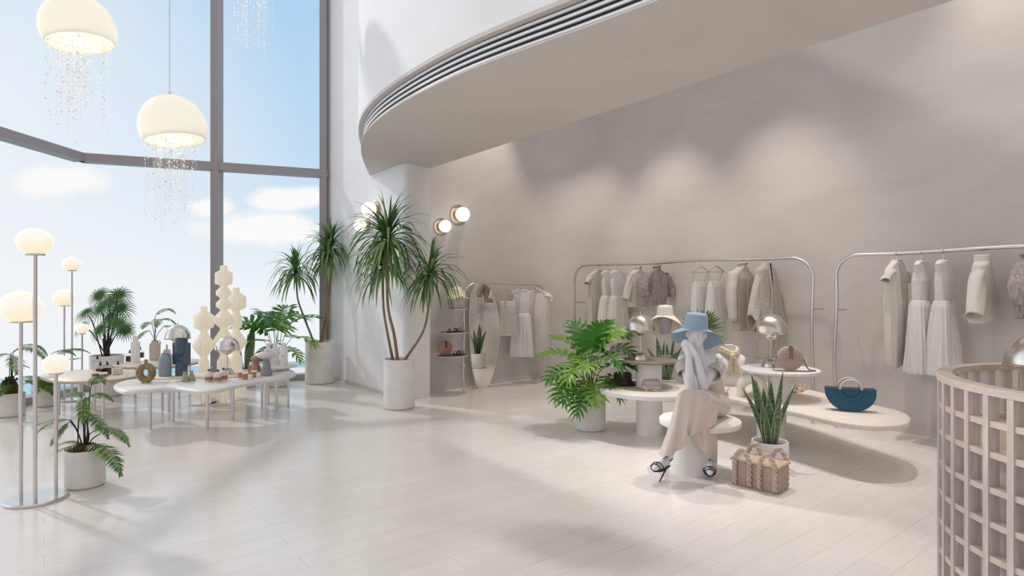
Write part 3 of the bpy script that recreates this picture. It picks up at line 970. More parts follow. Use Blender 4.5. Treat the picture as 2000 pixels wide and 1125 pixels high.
M_fern_l = mat('fern_pale', (0.24, 0.36, 0.07), 0.5, var=0.3, scale=10, translucent=0.3)
M_stalk = mat('fern_stalk', (0.025, 0.02, 0.015), 0.6)
M_bark = mat('pale_bark', (0.30, 0.20, 0.12), 0.75, var=0.35, scale=14, stretch=(1, 1, 4), bump=0.3)
M_soil = mat('soil', (0.13, 0.085, 0.055), 0.95, var=0.6, scale=40, bump=0.8, bscale=60)
M_moss = mat('fern_rootstock', (0.10, 0.075, 0.025), 0.95, var=0.6, scale=30, bump=0.9, bscale=40)
M_snake = mat('snake_leaf', (0.19, 0.30, 0.16), 0.42, col2=(0.02, 0.07, 0.045), scale=3.4, stretch=(4, 4, 16))
M_snake_e = mat('snake_leaf_edge', (0.42, 0.46, 0.22), 0.45)
M_yucca = mat('yucca_leaf', (0.19, 0.26, 0.13), 0.45, var=0.4, scale=6)
M_palm = mat('fan_palm_leaf', (0.07, 0.19, 0.05), 0.45, var=0.3, scale=6, translucent=0.2)
M_stem = mat('leaf_stem', (0.16, 0.28, 0.06), 0.5)

def pot(root, r, h, m=None, taper=0.0, soil=True, rb=0.03):
    m = m or M_conc
    rbm = r * (1 - taper)
    b = MB()
    prof = [(0, 0)] + [(rbm - rb + rb * math.sin(R(a)), rb - rb * math.cos(R(a))) for a in (0, 22, 45, 67, 90)]
    prof += [(r - 0.002, h - 0.006), (r - 0.006, h), (r - 0.016, h), (r - 0.019, h - 0.006), (r - 0.022, h - 0.045), (0, h - 0.045)]
    b.lathe(prof, 48); b.build('pot', m, root)
    if soil:
        s = MB(); s.lathe([(r - 0.0225, h - 0.043), (r * 0.55, h - 0.032), (r * 0.2, h - 0.028), (0, h - 0.026)], 32)
        s.build('soil', M_soil, root, angle=180)

def arch(p, az, el, L, n, droop, curl=0.0):
    """curve leaving p at azimuth/elevation and bending down under its weight"""
    pts = [V(p)]; d = V((math.cos(az) * math.cos(el), math.sin(az) * math.cos(el), math.sin(el)))
    ds = L / n
    for i in range(n):
        pts.append(pts[-1] + d * ds)
        d = (d + V((0, 0, -1)) * droop * ds / L * (1 + 1.2 * i / n) + V((-math.sin(az), math.cos(az), 0)) * curl * ds / L).normalized()
    return pts

def crown(root, c, n, L, seed, w=0.019, lo=-35, hi=85, droop=2.0):
    rr = random.Random(seed); m = MB()
    for i in range(n):
        az = rr.uniform(0, 2 * PI); f = (i + rr.random()) / n
        el = R(lerp(hi, lo, f ** 1.15)); l = L * rr.uniform(0.75, 1.1) * (0.72 + 0.28 * min(1, f * 2.2))
        dr = droop * rr.uniform(0.7, 1.25) * (0.45 + 0.75 * min(1, f * 1.4)) * (0.6 if el < 0 else 1)
        pts = arch(V(c) + V((0, 0, 0.07 * (1 - f) - 0.03)), az, el, l, 9, dr, rr.uniform(-.4, .4))
        if max(depth_in_wall(V(root.location) + q) for q in pts) > 0.10: continue
        ws = [w * k for k in (0.8, 1.0, 1.05, 1.0, 0.95, 0.85, 0.7, 0.5, 0.28, 0.03)]
        m.mi = 1 if rr.random() < 0.12 + 0.38 * f else 0
        m.strip(pts, ws, fold=0.3)
    clamp(m, root.location)
    return m.build('leaf_crown', [M_dra, M_dra_l], root, angle=180)

def dracaena(label, loc, r, h, trunks, potm=None):
    root = thing('potted_dracaena', label, 'potted plant', loc)
    pot(root, r, h, potm)
    for k, (pts, rr_, n, L, seed) in enumerate(trunks):
        t = MB(); q = spline([V(p) for p in pts], n=6)
        t.tube(q, [lerp(rr_ * 1.25, rr_ * 0.8, i / (len(q) - 1)) for i in range(len(q))], 12)
        t.build('trunk', M_bark, root)
        crown(root, q[-1], n, L, seed)
    return root

def rel(px, py, y, loc): 
    return P(px, py, y) - V(loc)

# tall dracaena before the pillar
dl = V((-1.51, 8.02, 0)); Y0 = dl.y
dracaena('tall three-trunk dracaena in a white pot before the pillar corner', dl, 0.208, 0.655, [
    ([(-0.02, 0.0, 0.62), rel(770, 655, Y0, dl), rel(757, 590, Y0 - 0.02, dl), rel(757, 470, Y0 - 0.05, dl)], 0.019, 120, 0.90, 11),
    ([(-0.09, 0.03, 0.62), rel(757, 652, Y0 + .04, dl), rel(749, 600, Y0 + .08, dl), rel(748, 522, Y0 + .12, dl)], 0.016, 70, 0.66, 12),
    ([(0.06, 0.03, 0.62), rel(826, 648, Y0 + .05, dl), rel(838, 590, Y0 + .1, dl), rel(840, 536, Y0 + .12, dl)], 0.015, 84, 0.68, 13)], M_conc2)
d2 = V((-3.25, 10.12, 0)); Y1 = d2.y
dracaena('three-trunk dracaena in a concrete pot against the window frame', d2, 0.235, 0.70, [
    ([(0.03, 0.0, 0.66), rel(640, 620, Y1, d2), rel(641, 560, Y1, d2), rel(642, 500, Y1, d2)], 0.019, 90, 0.72, 21),
    ([(0.0, 0.02, 0.66), rel(637, 615, Y1 + .02, d2), rel(645, 560, Y1 + .03, d2), rel(646, 478, Y1 + .03, d2)], 0.016, 64, 0.62, 22),
    ([(-0.08, -0.02, 0.66), rel(592, 615, Y1 - .1, d2), rel(581, 580, Y1 - .12, d2), rel(578, 532, Y1 - .15, d2)], 0.014, 76, 0.66, 23)])

# ------------------------------------------------------------------ ferns
def frond(m, p, az, el, L, droop, seed, wmax=0.075, n=22, curl=0.0, pale=0.35):
    rr = random.Random(seed)
    pts = arch(p, az, el, L, n, droop, curl)
    m.mi = 2; m.tube(pts, [0.0035 * (1 - 0.8 * i / n) for i in range(n + 1)], 5, cap=False)
    for i in range(3, n + 1):
        f = (i - 3) / (n - 3)
        ln = wmax * (math.sin(PI * min(1, 0.22 + 0.78 * f) ** 1.0) ** 0.8 if f < 0.98 else 0.2) * 1.0
        ln = max(ln, 0.012)
        t = (pts[i] - pts[i - 1]).normalized(); s = t.cross(V((0, 0, 1)))
        s = s.normalized() if s.length > 1e-3 else V((1, 0, 0))
        for sg in (-1, 1):
            for hh in (0.0, 0.5):
                b = pts[i] - t * hh * (L / n)
                d = (s * sg + t * 0.45 + V((0, 0, rr.uniform(-0.25, 0.05)))).normalized()
                e1 = b + d * ln * 0.5; e2 = b + d * ln + V((0, 0, -ln * 0.18))
                m.mi = 1 if rr.random() < pale else 0
                w = L / n * 0.30
                m.add([b - t * w * .6, b + t * w * .6, e1 + t * w, e1 - t * w, e2], [(0, 1, 2, 3), (3, 2, 4)])
    return m
def fern(label, loc, r, h, fronds, seed, stalks=(), hump=0.07, potm=None, name='potted_fern'):
    """fronds: (tip px target not used) azimuth deg, elevation deg, length, droop, (start offset)"""
    root = thing(name, label, 'potted plant', loc)
    pot(root, r, h, potm)
    k = MB()
    rr = random.Random(seed)
    for i in range(170):
        a = rr.uniform(0, 6.28); q = r * 0.66 * math.sqrt(rr.random()) * (1 - 0.3 * rr.random())
        zz = h - 0.035 + hump * (1 - (q / r) ** 2) * rr.uniform(0.3, 1)
        k.ball((q * math.cos(a), q * math.sin(a), zz), (rr.uniform(0.006, 0.018), rr.uniform(0.006, 0.018), rr.uniform(0.01, 0.026)), 6, 4)
    k.lathe([(r * 0.7, h - 0.05), (r * 0.5, h - 0.04 + hump * .5), (r * 0.25, h - 0.04 + hump * .75), (0, h - 0.04 + hump * .8)], 20)
    k.build('rootstock', M_moss, root)
    for i, (az, el, L, dr, st, wm) in enumerate(fronds):
        m = MB(); p0 = V((0.02 * math.cos(R(az)), 0.02 * math.sin(R(az)), h + hump * 0.4))
        if st:
            top = V(st)
            q = spline([p0, lerp(p0, top, 0.5) + V((0, 0, 0.03)), top], n=5)
            m.mi = 2; m.tube(q, 0.0045, 6)
            p0 = top
        frond(m, p0, R(az), R(el), L, dr, seed * 31 + i, wm); clamp(m, root.location)
        m.build('frond', [M_fern, M_fern_l, M_stalk], root, angle=180)
    c = MB()
    for q in stalks: c.tube(spline([V(p) for p in q], n=6), 0.0045, 6)
    if stalks: c.build('bare_stalk', M_stalk, root)
    return root
ff = V((-3.455, 4.85, 0))
fern('fern with long fronds in a concrete pot beside the nearest floor lamp', ff, 0.140, 0.30, [
    (150, 35, 0.26, 1.0, (-0.02, 0.0, 0.70), 0.075), (20, 40, 0.24, 1.6, (-0.01, 0.02, 0.70), 0.08), (-60, -5, 0.26, 1.5, (0.0, 0.0, 0.72), 0.08),
    (-20, 0, 0.40, 0.9, (-0.04, -0.01, 0.60), 0.085), (-28, 18, 0.56, 1.1, None, 0.11), (-15, 30, 0.45, 1.2, (0.03, 0.02, 0.42), 0.09),
    (190, 10, 0.27, 0.9, (-0.12, 0, 0.53), 0.085), (240, -30, 0.22, 0.8, (-0.12, 0, 0.52), 0.085), (175, 25, 0.24, 0.8, None, 0.06), (200, 5, 0.22, 0.6, None, 0.06), (100, 55, 0.3, 1.8, (0.02, 0.03, 0.78), 0.07)], 5,
    stalks=[[(-0.06, 0, 0.30), (-0.055, 0, 0.52), (-0.03, 0, 0.555), (0.01, 0, 0.51), (0.03, 0, 0.40), (0.02, 0, 0.34)], [(0.02, 0, 0.32), (0.06, 0.0, 0.38), (0.12, 0.0, 0.42)]])
f1 = V((-6.28, 7.5, 0))
fern('tall airy fern in a concrete pot at the left edge by the glass', f1, 0.150, 0.29, [
    (10, 40, 0.50, 1.7, (0.02, -0.02, 0.78), 0.14), (60, 50, 0.5, 2.0, (0.03, 0.0, 0.78), 0.13), (170, 15, 0.45, 1.2, (0.0, 0, 0.76), 0.11), (-40, 5, 0.42, 1.2, (0.03, -0.02, 0.76), 0.12),
    (-10, 15, 0.55, 1.0, (0.12, 0, 0.48), 0.13), (20, -5, 0.48, 0.9, (0.12, 0, 0.45), 0.12), (200, 20, 0.35, 1.0, None, 0.09), (-70, 20, 0.3, 1.2, None, 0.09)], 6,
    stalks=[[(0.02, 0, 0.35), (0.05, 0, 0.5), (0.16, 0, 0.62), (0.24, 0, 0.60)]], hump=0.24)
f2 = V((-6.33, 8.15, 0))
fern('low bushy fern in a concrete pot behind the nearest floor lamp', f2, 0.135, 0.27, [
    (30, 50, 0.46, 1.8, None, 0.12), (100, 60, 0.4, 1.8, None, 0.1), (160, 40, 0.36, 1.5, None, 0.1), (-30, 40, 0.36, 1.7, None, 0.1), (-80, 30, 0.34, 1.8, None, 0.1), (220, 40, 0.34, 1.6, None, 0.1),
    (60, 35, 0.50, 1.0, (0.05, 0.05, 0.66), 0.12), (10, 35, 0.34, 1.2, (0.05, 0.02, 0.70), 0.1)], 8, hump=0.1)

# ------------------------------------------------------------------ philodendron
def lobed_leaf(m, base, az, el, L, roll, seed, droop=0.8):
    rr = random.Random(seed)
    n = 7
    mid = arch(base, az, el, L, 14, droop, rr.uniform(-.2, .2))
    def at(f):
        x = max(0, min(1, f)) * 14; i = min(13, int(x)); return mid[i].lerp(mid[i + 1], x - i)
    def fr(f):
        x = max(0, min(1, f)) * 14; i = min(13, int(x)); t = (mid[i + 1] - mid[i]).normalized()
        s = t.cross(V((0, 0, 1))); s = s.normalized() if s.length > 1e-3 else V((1, 0, 0))
        u = s.cross(t)
        s2 = s * math.cos(roll) + u * math.sin(roll); u2 = s2.cross(t)
        return t, s2, u2
    for sg in (-1, 1):
        for j in range(n):
            f0, f1 = 0.04 + 0.86 * j / n, 0.04 + 0.86 * (j + 1) / n
            t, s, u = fr((f0 + f1) / 2)
            ang = lerp(118, 34, (j / (n - 1)) ** 0.9)
            d = (s * sg * math.sin(R(ang)) + t * math.cos(R(ang)) + u * 0.12).normalized()
            ll = L * (0.44 + 0.16 * math.sin(PI * min(1, (j + .8) / n)) - 0.14 * (j / n)) * rr.uniform(0.9, 1.08)
            b0, b1 = at(f0), at(f1)
            nd = ll * 0.46
            n0, n1 = b0 + d * nd, b1 + d * nd
            w = (b1 - b0) * 0.52
            c1 = (b0 + b1) / 2 + d * ll * 0.56 + u * ll * 0.02; c2 = (b0 + b1) / 2 + d * ll * 0.80 + t * ll * 0.05 - V((0, 0, ll * 0.05))
            tip = (b0 + b1) / 2 + d * ll + t * ll * 0.12 - V((0, 0, ll * 0.12))
            w2 = (b1 - b0) * 0.66
            vs = [b0, b1, n0, n1, c1 - w2, c1 + w2, c2 - w * .8, c2 + w * .8, tip, (b0 + b1) / 2, (n0 + n1) / 2 + u * 0.006, c1 + u * .006, c2 + u * .004]
            m.add(vs, [(0, 9, 10, 2), (9, 1, 3, 10), (2, 10, 11, 4), (10, 3, 5, 11), (4, 11, 12, 6), (11, 5, 7, 12), (6, 12, 8), (12, 7, 8)])
    tp = at(0.9); t, s, u = fr(0.95)
    m.add([tp - s * L * .05, tp + s * L * .05, at(1.0) - s * L * .03, at(1.0) + s * L * .03, at(1.0) + t * L * .14, tp, at(1.0)], [(0, 5, 6, 2), (5, 1, 3, 6), (2, 6, 4), (6, 3, 4)])
    k = m.mi; m.mi = 2; m.tube([p + V((0, 0, 0.002)) for p in mid], [0.0035 * (1 - .7 * i / 14) for i in range(15)], 5, cap=False); m.mi = k
def philodendron(label, loc, r, h, leaves, seed, potm=None):
    root = thing('potted_philodendron', label, 'potted plant', loc)
    pot(root, r, h, potm)
    rr = random.Random(seed)
    for i, (bx, by, bz, az, el, L) in enumerate(leaves):
        p0 = V((rr.uniform(-.05, .05), rr.uniform(-.05, .05), h - 0.035)); b = V((bx, by, bz))
        m = MB(); m.mi = 2
        q = spline([p0, p0.lerp(b, 0.5) + V((0, 0, 0.08)), b], n=6)
        m.tube(q, [0.006 - 0.002 * k / len(q) for k in range(len(q))], 6)
        m.mi = 1 if rr.random() < 0.42 else 0
        lobed_leaf(m, b, R(az), R(el), L, rr.uniform(-.5, .5), seed * 17 + i, rr.uniform(0.7, 1.5)); clamp(m, root.location)
        m.build('leaf', [M_leaf, M_leaf_l, M_stem], root, angle=60)
    return root
ph = FL(1153, 838)
rr = random.Random(3)
lv = []
for az, el, L, rad, z in ((180, 25, 0.40, 0.16, 0.84), (200, 10, 0.38, 0.18, 0.70), (160, 45, 0.38, 0.12, 0.90), (130, 60, 0.36, 0.06, 0.98), (90, 60, 0.38, 0.04, 0.95),
                          (60, 55, 0.40, 0.12, 0.98), (30, 40, 0.42, 0.16, 0.98), (10, 30, 0.40, 0.18, 0.90), (-20, 15, 0.38, 0.18, 0.78), (-10, 50, 0.38, 0.10, 1.0),
                          (-60, 25, 0.38, 0.14, 0.86), (-100, 20, 0.40, 0.14, 0.80), (-130, 15, 0.40, 0.15, 0.78), (-155, -10, 0.36, 0.18, 0.62), (-90, -25, 0.34, 0.17, 0.62),
                          (-45, -10, 0.34, 0.18, 0.66), (225, -5, 0.36, 0.2, 0.58), (-120, -35, 0.32, 0.18, 0.52), (100, 30, 0.36, 0.16, 0.82), (0, -5, 0.34, 0.2, 0.66), (-75, 60, 0.38, 0.05, 0.98)):
    lv.append((rad * math.cos(R(az)), rad * math.sin(R(az)), z - 0.06, az + rr.uniform(-10, 10), el + 8, L * 1.06))
philodendron('bushy split-leaf philodendron in a concrete pot left of the hat table', ph, 0.172, 0.42, lv, 4)
p2 = V((-3.83, 9.78, 0))
rr = random.Random(9)
lv = []
for az, el, L, rad, z in ((180, 30, 0.46, 0.2, 1.0), (150, 45, 0.44, 0.12, 1.1), (60, 40, 0.46, 0.12, 1.1), (20, 30, 0.48, 0.18, 1.05), (-10, 5, 0.46, 0.25, 0.85), (-60, 30, 0.44, 0.15, 1.0),
                          (-100, 45, 0.46, 0.1, 1.0), (-130, 25, 0.44, 0.15, 0.95), (210, 5, 0.42, 0.2, 0.8), (-35, -15, 0.40, 0.22, 0.72), (-90, -5, 0.4, 0.18, 0.75), (90, 55, 0.42, 0.05, 1.1)):
    lv.append((rad * math.cos(R(az)), rad * math.sin(R(az)), z - 0.06, az + rr.uniform(-10, 10), el + 6, L * 1.15))
philodendron('dark split-leaf philodendron near the glass, behind the small round table', p2, 0.17, 0.33, lv, 14)

# ------------------------------------------------------------------ snake plants
def snake(label, loc, r, h, leaves, potm=None, seed=1, name='potted_snake_plant'):
    root = thing(name, label, 'potted plant', loc)
    pot(root, r, h, potm or M_conc2)
    rr = random.Random(seed)
    for (az, lean, L, w) in leaves:
        m = MB(); a = R(az); p0 = V((0.03 * math.cos(a), 0.03 * math.sin(a), h - 0.04))
        pts = []; n = 12
        for i in range(n + 1):
            f = i / n; out_ = lean * f * (0.55 + 0.45 * f)
            pts.append(p0 + V((math.cos(a) * out_, math.sin(a) * out_, L * f)) + V((0, 0, -lean * .2 * f * f)))
        ws = [w * 1.15 * q for q in (0.55, 0.72, 0.85, 0.95, 1.0, 1.0, 0.97, 0.9, 0.8, 0.66, 0.48, 0.26, 0.03)]
        tw = a + rr.uniform(-.9, .9)
        m.strip(pts, ws, up=(math.cos(tw), math.sin(tw) - 1.2, 0.2), fold=0.3, edge=0.84)
        o = m.build('leaf', [M_snake, M_snake_e], root, angle=180); mod_solid(o, 0.003, 0)
    return root
snake('snake plant in a white pot behind the wicker basket', V((2.29, 5.32, 0)), 0.156, 0.245,
      [(180, 0.22, 0.56, 0.022), (172, 0.13, 0.66, 0.036), (110, 0.05, 0.52, 0.034), (240, 0.05, 0.46, 0.042), (300, 0.07, 0.44, 0.044), (10, 0.10, 0.68, 0.034), (0, 0.21, 0.60, 0.024), (60, 0.06, 0.58, 0.036), (215, 0.10, 0.40, 0.036), (325, 0.05, 0.36, 0.036), (355, 0.14, 0.50, 0.03), (150, 0.09, 0.60, 0.03)], M_potw, 3)
snake('snake plant on the floor behind the hat table, seen in the tall mirror', V((2.2, 8.6, 0)), 0.16, 0.30,
      [(180, 0.24, 0.54, 0.034), (150, 0.1, 0.66, 0.05), (0, 0.1, 0.68, 0.05), (20, 0.26, 0.55, 0.04), (270, 0.06, 0.56, 0.05), (80, 0.06, 0.62, 0.05), (220, 0.14, 0.48, 0.045), (320, 0.14, 0.48, 0.045)], M_conc, 5)
snake('snake plant among the window plants, left of the dark philodendron', V((-4.32, 9.72, 0)), 0.155, 0.30,
      [(0, 0.10, 0.80, 0.062), (180, 0.13, 0.66, 0.03), (200, 0.2, 0.50, 0.022), (90, 0.05, 0.6, 0.04), (330, 0.16, 0.55, 0.05)], M_conc2, 7)
snake('snake plant on the floor beyond the lattice counter', V((4.0, 4.55, 0)), 0.15, 0.45,
      [(180, 0.22, 0.50, 0.03), (150, 0.08, 0.66, 0.05), (20, 0.1, 0.6, 0.05), (270, 0.05, 0.56, 0.05), (320, 0.15, 0.5, 0.04)], M_conc2, 9)

# ------------------------------------------------------------------ fan palm and yucca
fp = V((-6.04, 8.93, 0))
root = thing('potted_fan_palm', 'fan palm with round spiky leaves in a white pot behind the perfume table', 'potted plant', fp)
pot(root, 0.225, 0.60, M_conc2, 0.12)
rr = random.Random(12)
for i, (px, py, dy, r) in enumerate(((196, 578, 0.1, 0.21), (233, 577, -0.05, 0.21), (198, 605, -0.1, 0.24), (236, 603, 0.1, 0.23), (230, 632, -0.15, 0.24), (197, 645, -0.2, 0.2), (243, 645, -0.1, 0.18), (170, 612, 0.1, 0.2), (214, 592, .15, .22), (160, 640, 0.1, 0.17), (216, 620, 0.2, 0.2))):
    c = P(px, py, fp.y + dy) - fp
    m = MB(); m.mi = 1
    b0 = V((rr.uniform(-.07, .07), rr.uniform(-.05, .05), 0.56))
    m.tube(spline([b0, b0.lerp(c, 0.6) + V((0, 0, 0.10)), c], n=5), 0.0085, 6)
    m.mi = 0
    dirv = (c - b0).normalized()
    axis = (V((dirv.x * 0.9 + rr.uniform(-.3, .3), -0.75, 0.55 + rr.uniform(-.2, .25)))).normalized()
    t1 = axis.orthogonal().normalized(); t2 = axis.cross(t1)
    nb = 28
    for k in range(nb):
        a = 2 * PI * k / nb + rr.uniform(-.03, .03)
        d = (t1 * math.cos(a) + t2 * math.sin(a)); l = r * rr.uniform(0.88, 1.05)
        pts = [c, c + d * l * 0.35 + axis * 0.02, c + d * l * 0.7 + axis * 0.01, c + d * l - V((0, 0, l * 0.16))]
        m.strip(pts, [0.005, 0.0085, 0.0065, 0.0008], up=axis, fold=0.35)
    clamp(m, fp)
    m.build('fan_leaf', [M_palm, M_stalk], root, angle=180)
s_ = MB(); 
for i in range(3): s_.tube([(rr.uniform(-.05, .05), rr.uniform(-.04, .04), 0.54), (rr.uniform(-.08, .08), rr.uniform(-.05, .05), 0.85)], [0.03, 0.014], 8)
s_.build('stem_base', M_stalk, root)

yp = V((2.16, 6.85, ZP))
root = thing('potted_yucca', 'spiky grey-green yucca rising behind the blue hat', 'potted plant', yp)
pot(root, 0.11, 0.20, M_conc2)
yc = P(1369, 646, yp.y) - yp
m = MB(); m.tube([(0, 0, 0.15), yc * 0.5 + V((0, 0, 0.08)), yc], [0.03, 0.026, 0.022], 10); m.build('trunk', M_bark, root)
m = MB(); rr = random.Random(4)
for i in range(150):
    z = rr.uniform(-0.35, 1); a = rr.uniform(0, 6.283); q = math.sqrt(max(0, 1 - z * z)); d = V((q * math.cos(a), q * math.sin(a), z)).normalized()
    l = 0.30 * rr.uniform(0.8, 1.05)
    m.strip([yc + d * 0.01, yc + d * l * .4, yc + d * l * .75 - V((0, 0, .006)), yc + d * l - V((0, 0, .02))], [0.007, 0.0095, 0.007, 0.0006], up=(0.1, -1, 0.3), fold=0.3)
m.build('leaf_rosette', M_yucca, root, angle=180)
M_olive = mat('marbled_olive', (0.36, 0.27, 0.11), 0.3, col2=(0.16, 0.12, 0.05), scale=14)
M_sage = mat('sage_glass', (0.36, 0.36, 0.27), 0.4)
M_bluegrey = mat('bluegrey_ceramic', (0.30, 0.37, 0.44), 0.55, var=0.15, scale=12)
M_pinkc = mat('pinkish_ceramic', (0.66, 0.54, 0.51), 0.6, var=0.08, scale=10)
M_steelblue = mat('slate_blue_ceramic', (0.075, 0.115, 0.165), 0.55)
M_whitep = mat('white_plastic', (0.86, 0.85, 0.84), 0.4)
M_amber = mat('amber_liquid', (0.10, 0.03, 0.012), 0.1)
M_pale_l = mat('pale_liquid', (0.86, 0.80, 0.76), 0.12)
M_bglass = glass_mat('bottle_glass', (0.93, 0.94, 0.95), 0.16)
M_capb = mat('black_cap', (0.02, 0.02, 0.022), 0.35)
M_beigeb = mat('beige_bottle', (0.72, 0.58, 0.47), 0.4)
M_soapb = mat('soap_bottle', (0.74, 0.67, 0.62), 0.2)
M_lab = mat('brown_label', (0.38, 0.20, 0.13), 0.6)
M_copper = mat('copper_jar', (0.55, 0.28, 0.12), 0.35, var=0.5, scale=60)
M_redjar = mat('red_brown_jar', (0.33, 0.10, 0.06), 0.25)
M_terra = mat('terracotta', (0.42, 0.24, 0.18), 0.45, var=0.2, scale=8)
M_mush_g = mat('grey_glaze', (0.30, 0.29, 0.32), 0.35)
M_mush_w = mat('pale_glaze', (0.70, 0.66, 0.64), 0.35)
M_soap = mat('cream_soap', (0.86, 0.80, 0.70), 0.6)

def one(name, label, cat, loc, build, group=None, rz=0):
    t = thing(name, label, cat, loc, rz, group)
    build(t); return t
def lat(prof, m, nm, root, seg=32, c=(0, 0, 0), **k):
    b = MB(); b.lathe(prof, seg, c, **k); return b.build(nm, m, root)

# ---- curvy white table
def donut(t):
    b = MB(); H = 0.27
    pts = [V((0.075 * math.cos(2 * PI * i / 40), 0, 0.115 + 0.078 * math.sin(2 * PI * i / 40))) for i in range(40)]
    b.tube(pts, 0.04, 18, closed=True); b.build('ring_body', M_olive, t)
    lat([(0.026, 0.215), (0.018, 0.245), (0.017, 0.262), (0.022, 0.268), (0.013, 0.268), (0.012, 0.23), (0, 0.23)], M_olive, 'neck', t)
    b = MB(); b.lathe([(0, 0), (0.05, 0), (0.045, 0.012), (0, 0.012)], 28, squash=(1, 0.7)); b.build('foot', M_olive, t)
one('vase', 'olive marbled ring vase with an open centre on the curvy white table', 'vase', FL(285, 747, ZK), donut)
def cone(t):
    lat([(0, 0), (0.046, 0), (0.047, 0.004), (0.022, 0.085), (0.018, 0.09), (0.018, 0.118), (0.014, 0.118), (0.013, 0.09), (0, 0.09)], M_sage, 'cone_body', t)
c1 = one('vase', 'small sage cone vase, left of the pair', 'vase', FL(361, 745.5, ZK), cone, 'sage cone vases')
dup(c1, FL(374, 743.5, ZK), label='small sage cone vase, right of the pair', scale=1.02)
def soapb(t):
    lat([(0, 0), (0.042, 0), (0.045, 0.006), (0.045, 0.08), (0.038, 0.1), (0.016, 0.112), (0.013, 0.13), (0, 0.13)], M_soapb, 'bottle', t)
    b = MB(); b.lathe([(0.0454, 0.02), (0.0454, 0.062)], 32); b.build('paper_label', M_lab, t)
    lat([(0, 0.13), (0.015, 0.13), (0.015, 0.146), (0, 0.146)], M_capb, 'pump_collar', t)
    b = MB(); b.tube([(0, 0, 0.146), (0, 0, 0.168)], 0.004, 8); b.beam((-0.005, 0, 0.17), (0.035, 0, 0.172), 0.012, 0.008); b.build('pump_head', M_whitep, t)
s1 = one('soap_bottle', 'pump soap bottle, leftmost of the three on the curvy table', 'bottle', FL(408, 745.5, ZK), soapb, 'pump soap bottles')
dup(s1, FL(425.5, 746.5, ZK), label='pump soap bottle, front middle of the three on the curvy table')
dup(s1, FL(436.5, 743, ZK), label='pump soap bottle, rear right of the three on the curvy table')
def jar(t):
    lat([(0, 0), (0.034, 0), (0.036, 0.004), (0.036, 0.068), (0, 0.068)], M_copper, 'jar', t)
    lat([(0, 0.068), (0.038, 0.068), (0.038, 0.08), (0, 0.08)], M_whitep, 'lid', t)
j1 = one('candle_jar', 'copper candle jar with white lid, leftmost of the front three', 'jar', FL(470.5, 737.5, ZK), jar, 'copper candle jars')
dup(j1, FL(479, 740.5, ZK), label='copper candle jar with white lid, in front at the table edge')
dup(j1, FL(496, 737, ZK), label='copper candle jar with white lid, before the hourglass vase')
def cube(t):
    b = MB(); b.box((0, 0, 0.033), (0.05, 0.05, 0.066)); o = b.build('box_body', M_whitep, t, smooth=False); mod_bevel(o, 0.004)
q1 = one('box', 'small white box right of the front copper jar', 'box', FL(488.5, 740.5, ZK), cube)
q1.scale = (0.85, 0.85, 0.85)
dup(q1, FL(504.5, 736.8, ZK), label='small white box beside the copper jar before the hourglass vase', scale=0.9)
def cjar2(t):
    b = MB(); b.box((0, 0, 0.055), (0.065, 0.065, 0.11)); o = b.build('box_body', M_copper, t, smooth=False); mod_bevel(o, 0.004)
    lat([(0, 0.11), (0.028, 0.11), (0.028, 0.145), (0, 0.145)], M_whitep, 'cap', t)
one('candle_jar', 'tall copper jar with white cap left of the hourglass vase', 'jar', FL(491.5, 729.5, ZK), cjar2)
def hour(t):
    lat([(0, 0), (0.062, 0), (0.066, 0.02), (0.058, 0.075), (0.038, 0.125), (0.042, 0.15), (0.066, 0.195), (0.062, 0.225), (0.04, 0.235), (0.034, 0.225), (0, 0.225)], M_terra, 'vase_body', t)
one('vase', 'terracotta hourglass vase at the right end of the curvy table', 'vase', FL(500.5, 731.5, ZK), hour)
def mush(t):
    lat([(0, 0), (0.068, 0), (0.072, 0.008), (0.072, 0.055), (0.066, 0.068), (0.03, 0.085), (0, 0.085)], M_mush_g, 'foot_drum', t)
    lat([(0.055, 0.07), (0.05, 0.10), (0.036, 0.21), (0.034, 0.225), (0, 0.225)], M_mush_g, 'tapered_body', t)
    lat([(0, 0.205), (0.06, 0.212), (0.105, 0.232), (0.116, 0.252), (0.105, 0.274), (0.06, 0.292), (0.026, 0.298), (0.022, 0.318), (0.016, 0.318), (0.014, 0.295), (0, 0.295)], M_mush_w, 'disc_top', t)
one('vase', 'grey mushroom-shaped vase with a wide pale disc top', 'vase', FL(520.5, 733, ZK), mush)
def soap(t): 
    b = MB(); b.lathe([(0, 0), (0.035, 0), (0.04, 0.008), (0.035, 0.02), (0, 0.021)], 24, squash=(1, 0.75)); b.build('soap_bar', M_soap, t)
sp1 = one('soap', 'round cream soap right of the ring vase', 'soap', FL(322, 748, ZK), soap)
dup(sp1, FL(343, 746, ZK), label='round cream soap left of the sage cone vases')

